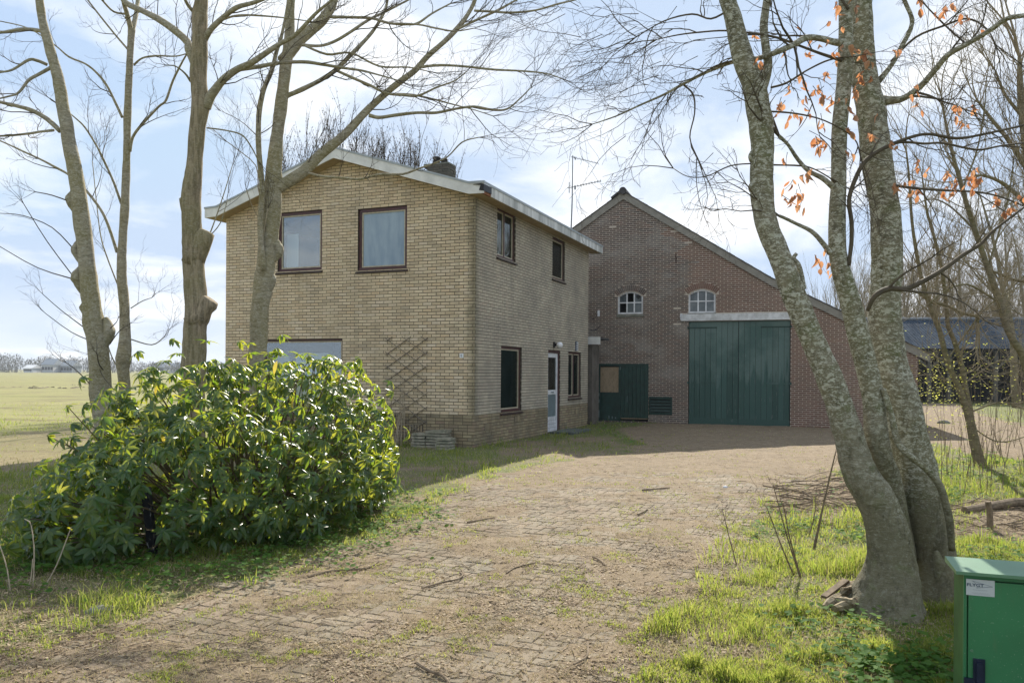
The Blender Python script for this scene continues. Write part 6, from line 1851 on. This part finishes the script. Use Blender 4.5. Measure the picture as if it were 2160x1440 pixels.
for px in ([(1935, 615, 6.1), (1964, 636, 7.5), (1995, 644, 7.5), (2029, 660, 7.5), (2060, 667, 6.8), (2062, 680, 5.4)], [(1998, 760, 3.4), (2040, 700, 3.4), (2090, 640, 2.7), (2160, 600, 2.0), (2220, 570, 1.4)], [(2030, 830, 3.4), (1990, 800, 2.7), (1950, 790, 2.0), (1925, 800, 1.4)],
           [(2045, 870, 3.4), (2100, 850, 3.4), (2150, 850, 2.7), (2200, 830, 2.0)], [(2020, 820, 3.4), (2060, 790, 2.7), (2110, 760, 2.7), (2160, 770, 2.0)], [(2050, 900, 2.7), (2100, 930, 2.7), (2150, 925, 2.0), (2200, 900, 1.4)]):
    limb(t6, 'branch', px, Y, M_bark_brown, 7, 4, .1, tw, rr, 3.0, .9)
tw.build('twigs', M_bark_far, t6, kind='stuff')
# opening buds
M_bud = mat_leaf('opening bud', (.30, .34, .05), (.40, .40, .08), ((.7, .72, .12), (.8, .78, .2)), .5, .6, .2)
bn = 900; bx = np.where(rng.random(bn) < .6, rng.normal(1990, 42, bn), rng.normal(2075, 60, bn)); by = np.where(rng.random(bn) < .6, rng.normal(800, 45, bn), rng.normal(860, 60, bn))
BP3 = np.array([list(at(x, y, 14 + d)) for x, y, d in zip(bx, by, rng.normal(0, .6, bn))]); az = rng.random(bn) * 6.283
BP3 = BP3[BP3[:, 2] > .15]; bn = len(BP3); az = az[:bn]
scatter('buds', leaf_mesh('bud', M_bud, .045, .028, .4, .2, 3), BP3, np.stack([np.cos(az), np.sin(az), rng.random(bn) - .2], 1), np.stack([rng.random(bn) - .5, rng.random(bn) - .5, np.ones(bn)], 1), .5 + .7 * rng.random(bn), M_bud, t6, kind='stuff')
rr = random.Random(302); Y = 13.0
t7 = tree('bare_tree', 2185, 1010, Y, 'leaning bare tree entering from the right edge, its top over the shed roof')
tw = MB()
limb(t7, 'trunk', [(2188, 1010, 27.2), (2180, 850, 20.4), (2160, 755, 16.3), (2138, 720, 14.3), (2118, 675, 13.6), (2107, 631, 12.9), (2075, 540, 11.6), (2045, 450, 9.5), (2013, 338, 7.5), (1995, 260, 5.4), (1985, 200, 3.4)], Y, M_bark_brown, 10, 4, .12, tw, rr, 1.8, 1.2, start=.35)
for px in ([(2110, 640, 5.4), (2080, 620, 4.8), (2040, 600, 4.1), (2000, 610, 2.7), (1960, 640, 2.0)], [(2085, 560, 4.8), (2110, 480, 4.1), (2130, 400, 3.4), (2140, 320, 2.0)], [(2060, 490, 4.8), (2010, 440, 3.4), (1970, 420, 2.7), (1935, 430, 2.0)], [(2030, 400, 4.1), (2060, 320, 3.4), (2075, 240, 2.7), (2080, 180, 2.0)]):
    limb(t7, 'branch', px, Y, M_bark_brown, 7, 4, .1, tw, rr, 1.8, .9)
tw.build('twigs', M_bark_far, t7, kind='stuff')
rr = random.Random(303); Y = 15.5
t8 = tree('bare_tree', 2250, 960, Y, 'bare tree at the very right edge, only its left twigs in view')
tw = MB()
limb(t8, 'trunk', [(2252, 960, 50), (2235, 700, 34), (2205, 500, 28), (2175, 360, 22), (2155, 220, 15), (2150, 120, 8)], Y, M_bark_brown, 10, 4, .12, tw, rr, 2.0, 1.6, start=.3)
for px in ([(2210, 520, 14), (2170, 440, 10), (2120, 390, 8), (2070, 370, 5), (2030, 380, 3)], [(2180, 380, 12), (2130, 300, 9), (2090, 250, 7), (2060, 210, 4)], [(2230, 650, 12), (2180, 600, 9), (2140, 590, 6), (2090, 570, 4)], [(2160, 250, 8), (2120, 200, 6), (2100, 150, 4)]):
    limb(t8, 'branch', px, Y, M_bark_brown, 7, 4, .1, tw, rr, 2.2, 1.2)
tw.build('twigs', M_bark_far, t8, kind='stuff')

# ------------------------------------------------------------------ wood behind the barn and shed
def proto_tree(seed, h, spread, dense, twr=.010, upb=.20):
    rr = random.Random(seed); tk_ = MB(); tw = MB()
    n = 9; P = [Vector((0, 0, -.1))]; d = Vector((rr.uniform(-.1, .1), rr.uniform(-.1, .1), 1)).normalized()
    for i in range(n):
        d = (d + rdir(rr) * .10 + UP * .08).normalized(); P.append(P[-1] + d * h * .85 / n)
    r0 = h * .013
    rad = [r0 * (1 - .88 * i / n) + .01 for i in range(n + 1)]
    tk_.tube(P, rad, 8, rough=.1)
    for k in range(int(13 * dense)):
        t = rr.uniform(.18, .98) * n; i = min(int(t), n - 1); q = P[i].lerp(P[i + 1], t - i)
        a = rr.uniform(0, 6.28); el = rr.uniform(.15, 1.0)
        d = Vector((math.cos(a) * math.cos(el), math.sin(a) * math.cos(el), math.sin(el)))
        L = spread * rr.uniform(.5, 1) * (1.25 - t / n * .7)
        pts = [q]; rd = [max(rad[i] * .5, .03)]
        for s_ in range(6):
            d = (d + rdir(rr) * .22 + UP * .10).normalized(); pts.append(pts[-1] + d * L / 6); rd.append(rd[0] * (1 - (s_ + 1) / 6.5))
        tk_.tube(pts, rd, 5, cap=False)
        for s_ in range(int(9 * dense)):
            t2 = rr.uniform(.2, 1) * 6; j = min(int(t2), 5)
            dd = (pts[j + 1] - pts[j]).normalized() + rdir(rr) * .8
            twig(tw, pts[j].lerp(pts[j + 1], t2 - j), dd, L * .38 * rr.uniform(.5, 1), twr * 1.6, 2, rr, upb, .25, kids=5, nseg=4, kidlen=.6)
    return tk_, tw
protos = []
for i, (sd_, h, sp, de) in enumerate(((401, 13, 4.4, 1.0), (402, 11, 4.0, 1.05), (403, 15, 4.6, .95))):
    a_, b_ = proto_tree(sd_, h, sp, de)
    m1_ = bpy.data.meshes.new('trunk'); m1_.from_pydata([tuple(v) for v in a_.v], [], a_.f); m1_.materials.append(M_bark_brown); m1_.polygons.foreach_set('use_smooth', [True] * len(m1_.polygons)); m1_.update()
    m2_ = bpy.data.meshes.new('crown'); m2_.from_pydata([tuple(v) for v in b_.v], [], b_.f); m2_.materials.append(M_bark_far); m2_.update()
    protos.append((m1_, m2_, h)); print('proto', len(m2_.polygons))
def place_tree(i, p, s, rz, label, group=None, name='bare_tree'):
    e = empty(name, p, label, 'tree', group); e.rotation_euler = (0, 0, rz); e.scale = (s, s, s)
    for nm, me in (('trunk', protos[i][0]), ('crown', protos[i][1])):
        o = bpy.data.objects.new(nm, me); col.objects.link(o); o.parent = e
    return e
rr = random.Random(410)
WG = 'bare trees of the wood behind the shed'
spots = [(1765, 62, 10.0), (1830, 66, 11.5), (1880, 58, 12), (1925, 64, 13), (1965, 57, 13.5), (2005, 66, 14), (2050, 60, 15), (2090, 70, 17), (2125, 58, 16.5), (2165, 68, 18), (2215, 60, 18), (2280, 66, 18), (2350, 58, 19), (1855, 82, 13), (1945, 84, 16), (2030, 80, 17), (2110, 88, 20), (2190, 84, 21), (2145, 40, 14), (2235, 36, 14), (2330, 30, 13)]
for k, (x, Yt, h) in enumerate(spots):
    p = at(x, 800, Yt); p.z = 0; i = rr.randrange(3)
    ordn = sorted(q[0] for q in spots).index(x)
    words_ = ['first', 'second', 'third', 'fourth', 'fifth', 'sixth', 'seventh', 'eighth', 'ninth', 'tenth', 'eleventh', 'twelfth', 'thirteenth', 'fourteenth', 'fifteenth', 'sixteenth', 'seventeenth', 'eighteenth', 'nineteenth', 'twentieth', 'last']
    e = place_tree(i, p, h / protos[i][2], rr.uniform(0, 6.28), '%s from the left in the twiggy bare wood behind the barn end and shed' % words_[ordn], WG)
m = MB()
for k in range(1300):
    x = rr.uniform(1750, 2420); Yt = rr.uniform(51, 75) if rr.random() < .55 else rr.uniform(17, 42)
    if Yt < 45 and (x < 2150 or Yt < 24 or rr.random() < .5): continue
    p = at(x, 800, Yt); p.z = 0
    twig(m, p, Vector((rr.uniform(-.3, .3), rr.uniform(-.3, .3), 1)), rr.uniform(3.5, 9.5) * (1 if Yt > 45 else (.5 if x < 2140 else .62)), (.035 if Yt > 45 else .014), 2, rr, .14, .16, kids=6, nseg=6, kidlen=.42, ang=.5)
m.build('undergrowth', M_bark_far, None, at(2050, 800, 60), label='tangle of tall brown shoots filling the wood behind the shed', cat='undergrowth', kind='stuff')
# a few trees on the far side of the lane, seen only as reflections in the panes
for x, y, i, h, lab in ((-25, 3, 0, 13, 'bare tree outside the picture at far left, mirrored in the left gable window'), (6, -20, 2, 14, 'tall bare tree far across the lane behind the viewer'), (17, 4, 1, 11, 'small bare tree outside the picture, right of the cabinet'), (24, 12, 0, 13, 'bare tree outside the picture, far right of the thicket')):
    place_tree(i, (x, y, 0), h / protos[i][2], x, lab, 'trees outside the picture')

# ------------------------------------------------------------------ whip-like tree behind the house
rr = random.Random(420)
wb = at(770, 700, 36); wb.z = 0
for (cx0, n, lab, off) in ((705, 52, 'left of two upright whippy trees rising behind the house ridge', 0), (855, 52, 'right of two upright whippy trees, directly behind the chimney', 1.5)):
    b0 = at(cx0, 700, 36 + off); b0.z = 0
    tp_ = empty('pollard_tree', b0, lab, 'tree', 'whippy trees behind the house')
    tkm = MB(); tkm.tube([b0 + Vector((0, 0, -.1)), b0 + Vector((.1, 0, 3)), b0 + Vector((0, 0, 6.2))], [.35, .3, .28], 9, rough=.1); tkm.build('trunk', M_bark_brown, tp_, smooth=True)
    m = MB(); B = []
    for k in range(n):
        top = at(cx0 + rr.uniform(-115, 115), 0, 36 + off + rr.uniform(-1.5, 1.5))
        u = (top.x - b0.x) / 2.6
        top.z = 12.9 - abs(u) * 2.2 + rr.uniform(-1.3, .5)
        p0 = b0 + Vector((0, 0, rr.uniform(4.5, 6.4)))
        mid_ = p0 + Vector(((top.x - b0.x) * .7, (top.y - b0.y) * .7, (top.z - p0.z) * .45))
        pts, rd = smooth_path([p0, mid_, top], [.05, .026, .009], 6); m.tube(pts, rd, 4, cap=False)
        for s_ in range(26):
            t2 = rr.uniform(.3, 1) * (len(pts) - 1); j = min(int(t2), len(pts) - 2)
            q = pts[j].lerp(pts[j + 1], t2 - j); dd = UP + rdir(rr) * .5; L = rr.uniform(.5, 1.5); q2 = q + dd.normalized() * L + Vector((0, 0, .1))
            m.tube([q, q.lerp(q2, .5) + rdir(rr) * .04, q2], [.009, .007, .005], 3, cap=False)
            for b_ in range(5): B.append(q.lerp(q2, rr.random()) + rdir(rr) * .05)
    m.build('whips', M_bark_twig, tp_, kind='stuff')
    B = np.array([list(v) for v in B]); nb_ = len(B)
    scatter('catkins', leaf_mesh('catkin', M_bark_twig, .10, .04, .6, .1, 3), B, np.stack([rng.normal(0, .4, nb_), rng.normal(0, .4, nb_), np.ones(nb_)], 1), rng.normal(0, 1, (nb_, 3)), .6 + .5 * rng.random(nb_), M_bark_twig, tp_, kind='stuff')

# ------------------------------------------------------------------ far edge of the field
M_fartree = mat_simple('far wood', (.17, .155, .125), .95, .3, .05)
def treeline(name, x0, x1, Yd, ybase, ytops, n, seed):
    r_ = np.random.default_rng(seed); V = []; 
    for k in range(n):
        x = r_.uniform(x0, x1); top = np.interp(x, *zip(*ytops)) + r_.uniform(-1, 7)
        Yt = Yd + r_.uniform(-20, 40); c = at(x, top, Yt); H = c.z; W = H * r_.uniform(.32, .5)
        m_ = 70; d = r_.normal(0, 1, (m_, 3)); d /= np.linalg.norm(d, axis=1, keepdims=True); d *= r_.uniform(.3, 1, (m_, 1)) ** .5
        ctr = np.array([c.x, c.y, 0]) + d * np.array([W, W, H * .5]) + np.array([0, 0, H * .5])
        s = r_.uniform(.25, .7, (m_, 1, 1))
        tri = ctr[:, None, :] + r_.normal(0, 1, (m_, 3, 3)) * s * np.array([.35, .35, .9])
        V.append(tri.reshape(-1, 3))
        tr_ = np.array([[c.x - .15, c.y, 0], [c.x + .15, c.y, 0], [c.x, c.y, H * .7]]); V.append(tr_)
    V = np.concatenate(V); F_ = np.arange(len(V)).reshape(-1, 3)
    return big_mesh(name, V, F_, M_fartree, kind='stuff', label='low hazy line of bare trees along the far side of the pasture')
treeline('treeline', -500, 480, 430, 775, [(-500, 735), (0, 742), (45, 745), (60, 754), (100, 746), (150, 750), (200, 752), (300, 760), (380, 759), (480, 762)], 420, 5)
treeline('treeline', -500, 700, 700, 775, [(-500, 750), (200, 757), (480, 762), (700, 762)], 260, 6)
def farm(name, x0, x1, y0, y1, Yd, mw, mr, roof, label, cat):
    a = at(x0, y1, Yd); b = at(x1, y1, Yd); zt = at((x0 + x1) / 2, y0, Yd).z; ze = zt * .55
    e = empty(name, ((a.x + b.x) / 2, Yd, 0), label, cat)
    m = MB(); m.abox(a.x, b.x, Yd, Yd + 9, 0, ze); m.build('wall', mw, e)
    m = MB(); m.add([(a.x - .4, Yd - .5, ze), (b.x + .4, Yd - .5, ze), (b.x + .4, Yd + 4.5, zt), (a.x - .4, Yd + 4.5, zt), (a.x - .4, Yd + 9.5, ze), (b.x + .4, Yd + 9.5, ze)], [(0, 1, 2, 3), (3, 2, 5, 4), (0, 3, 4), (1, 5, 2)]); m.build('roof', mr, e)
    m = MB()
    for k in range(4):
        xx = a.x + (b.x - a.x) * (k + .5) / 4; m.abox(xx - .6, xx + .6, Yd - .05, Yd - .01, ze * .35, ze * .75)
    m.build('window', M_black, e)
M_farwall = mat_simple('far pale wall', (.45, .46, .46), .9, .1, .2); M_farroof = mat_simple('far grey roof', (.28, .31, .34), .9, .1, .2); M_farwhite = mat_simple('far white tarp', (.6, .62, .64), .9, .05, .2)
farm('farm_shed', 50, 66, 769, 773, 400, M_farwhite, M_farwhite, 0, 'tiny white shed at the foot of the far treeline, left', 'shed')
farm('farmhouse', 88, 112, 756, 773, 405, M_farwall, M_farroof, 0, 'small grey-roofed farmhouse in the far treeline, left of the leaning tree', 'house')
farm('farmhouse', 128, 152, 760, 773, 410, M_farroof, M_farroof, 0, 'small blue-grey farm building right of the far farmhouse', 'house')
farm('greenhouse', 318, 385, 765, 772, 480, M_farwall, M_farroof, 0, 'long low grey building on the horizon between the trees', 'building')
farm('farm_shed', 325, 345, 764, 773, 440, M_farroof, M_farroof, 0, 'dark peaked shed in front of the long low building', 'shed')
# muddy ridges across the pasture
M_mud = mat_simple('mud ridge', (.12, .095, .062), .95, .3, .6, .5)
for x0, x1, y, w, lab in ((-300, 430, 786.5, .5, 'thin dark ditch line across the far pasture'), (-300, 120, 817, .22, 'low muddy ridge on the left of the pasture'), (60, 190, 818, .3, 'clumpy mud ridge left of the leaning tree'), (150, 250, 811, .3, 'heap of dark mud beside the leaning tree')):
    m = MB(); n = 60; pts = []
    for k in range(n + 1):
        p = gnd(x0 + (x1 - x0) * k / n, y + 1.2 * math.sin(k * .21)); pts.append(p + Vector((0, 0, -w * .35)))
    ra = [w * .5 * (.35 + 1.1 * random.random()) * (.15 if k in (0, n) else 1) for k in range(n + 1)]
    m.tube(pts, ra, 6, rough=.3); m.build('mud_ridge', M_mud, None, pts[0], kind='structure')
# ------------------------------------------------------------------ air
hzm = bpy.data.materials.new('thin haze'); hzm.use_nodes = True
ht_ = hzm.node_tree; ht_.nodes.clear()
pvn = ht_.nodes.new('ShaderNodeVolumePrincipled'); pvn.inputs['Color'].default_value = (.80, .88, .97, 1); pvn.inputs['Density'].default_value = .00038
hov = ht_.nodes.new('ShaderNodeOutputMaterial'); ht_.links.new(pvn.outputs[0], hov.inputs['Volume'])
m = MB(); m.abox(-900, 900, -60, 1100, -2.5, 26); hzo = m.build('haze', hzm, kind='stuff')
scene.cycles.volume_bounces = 0
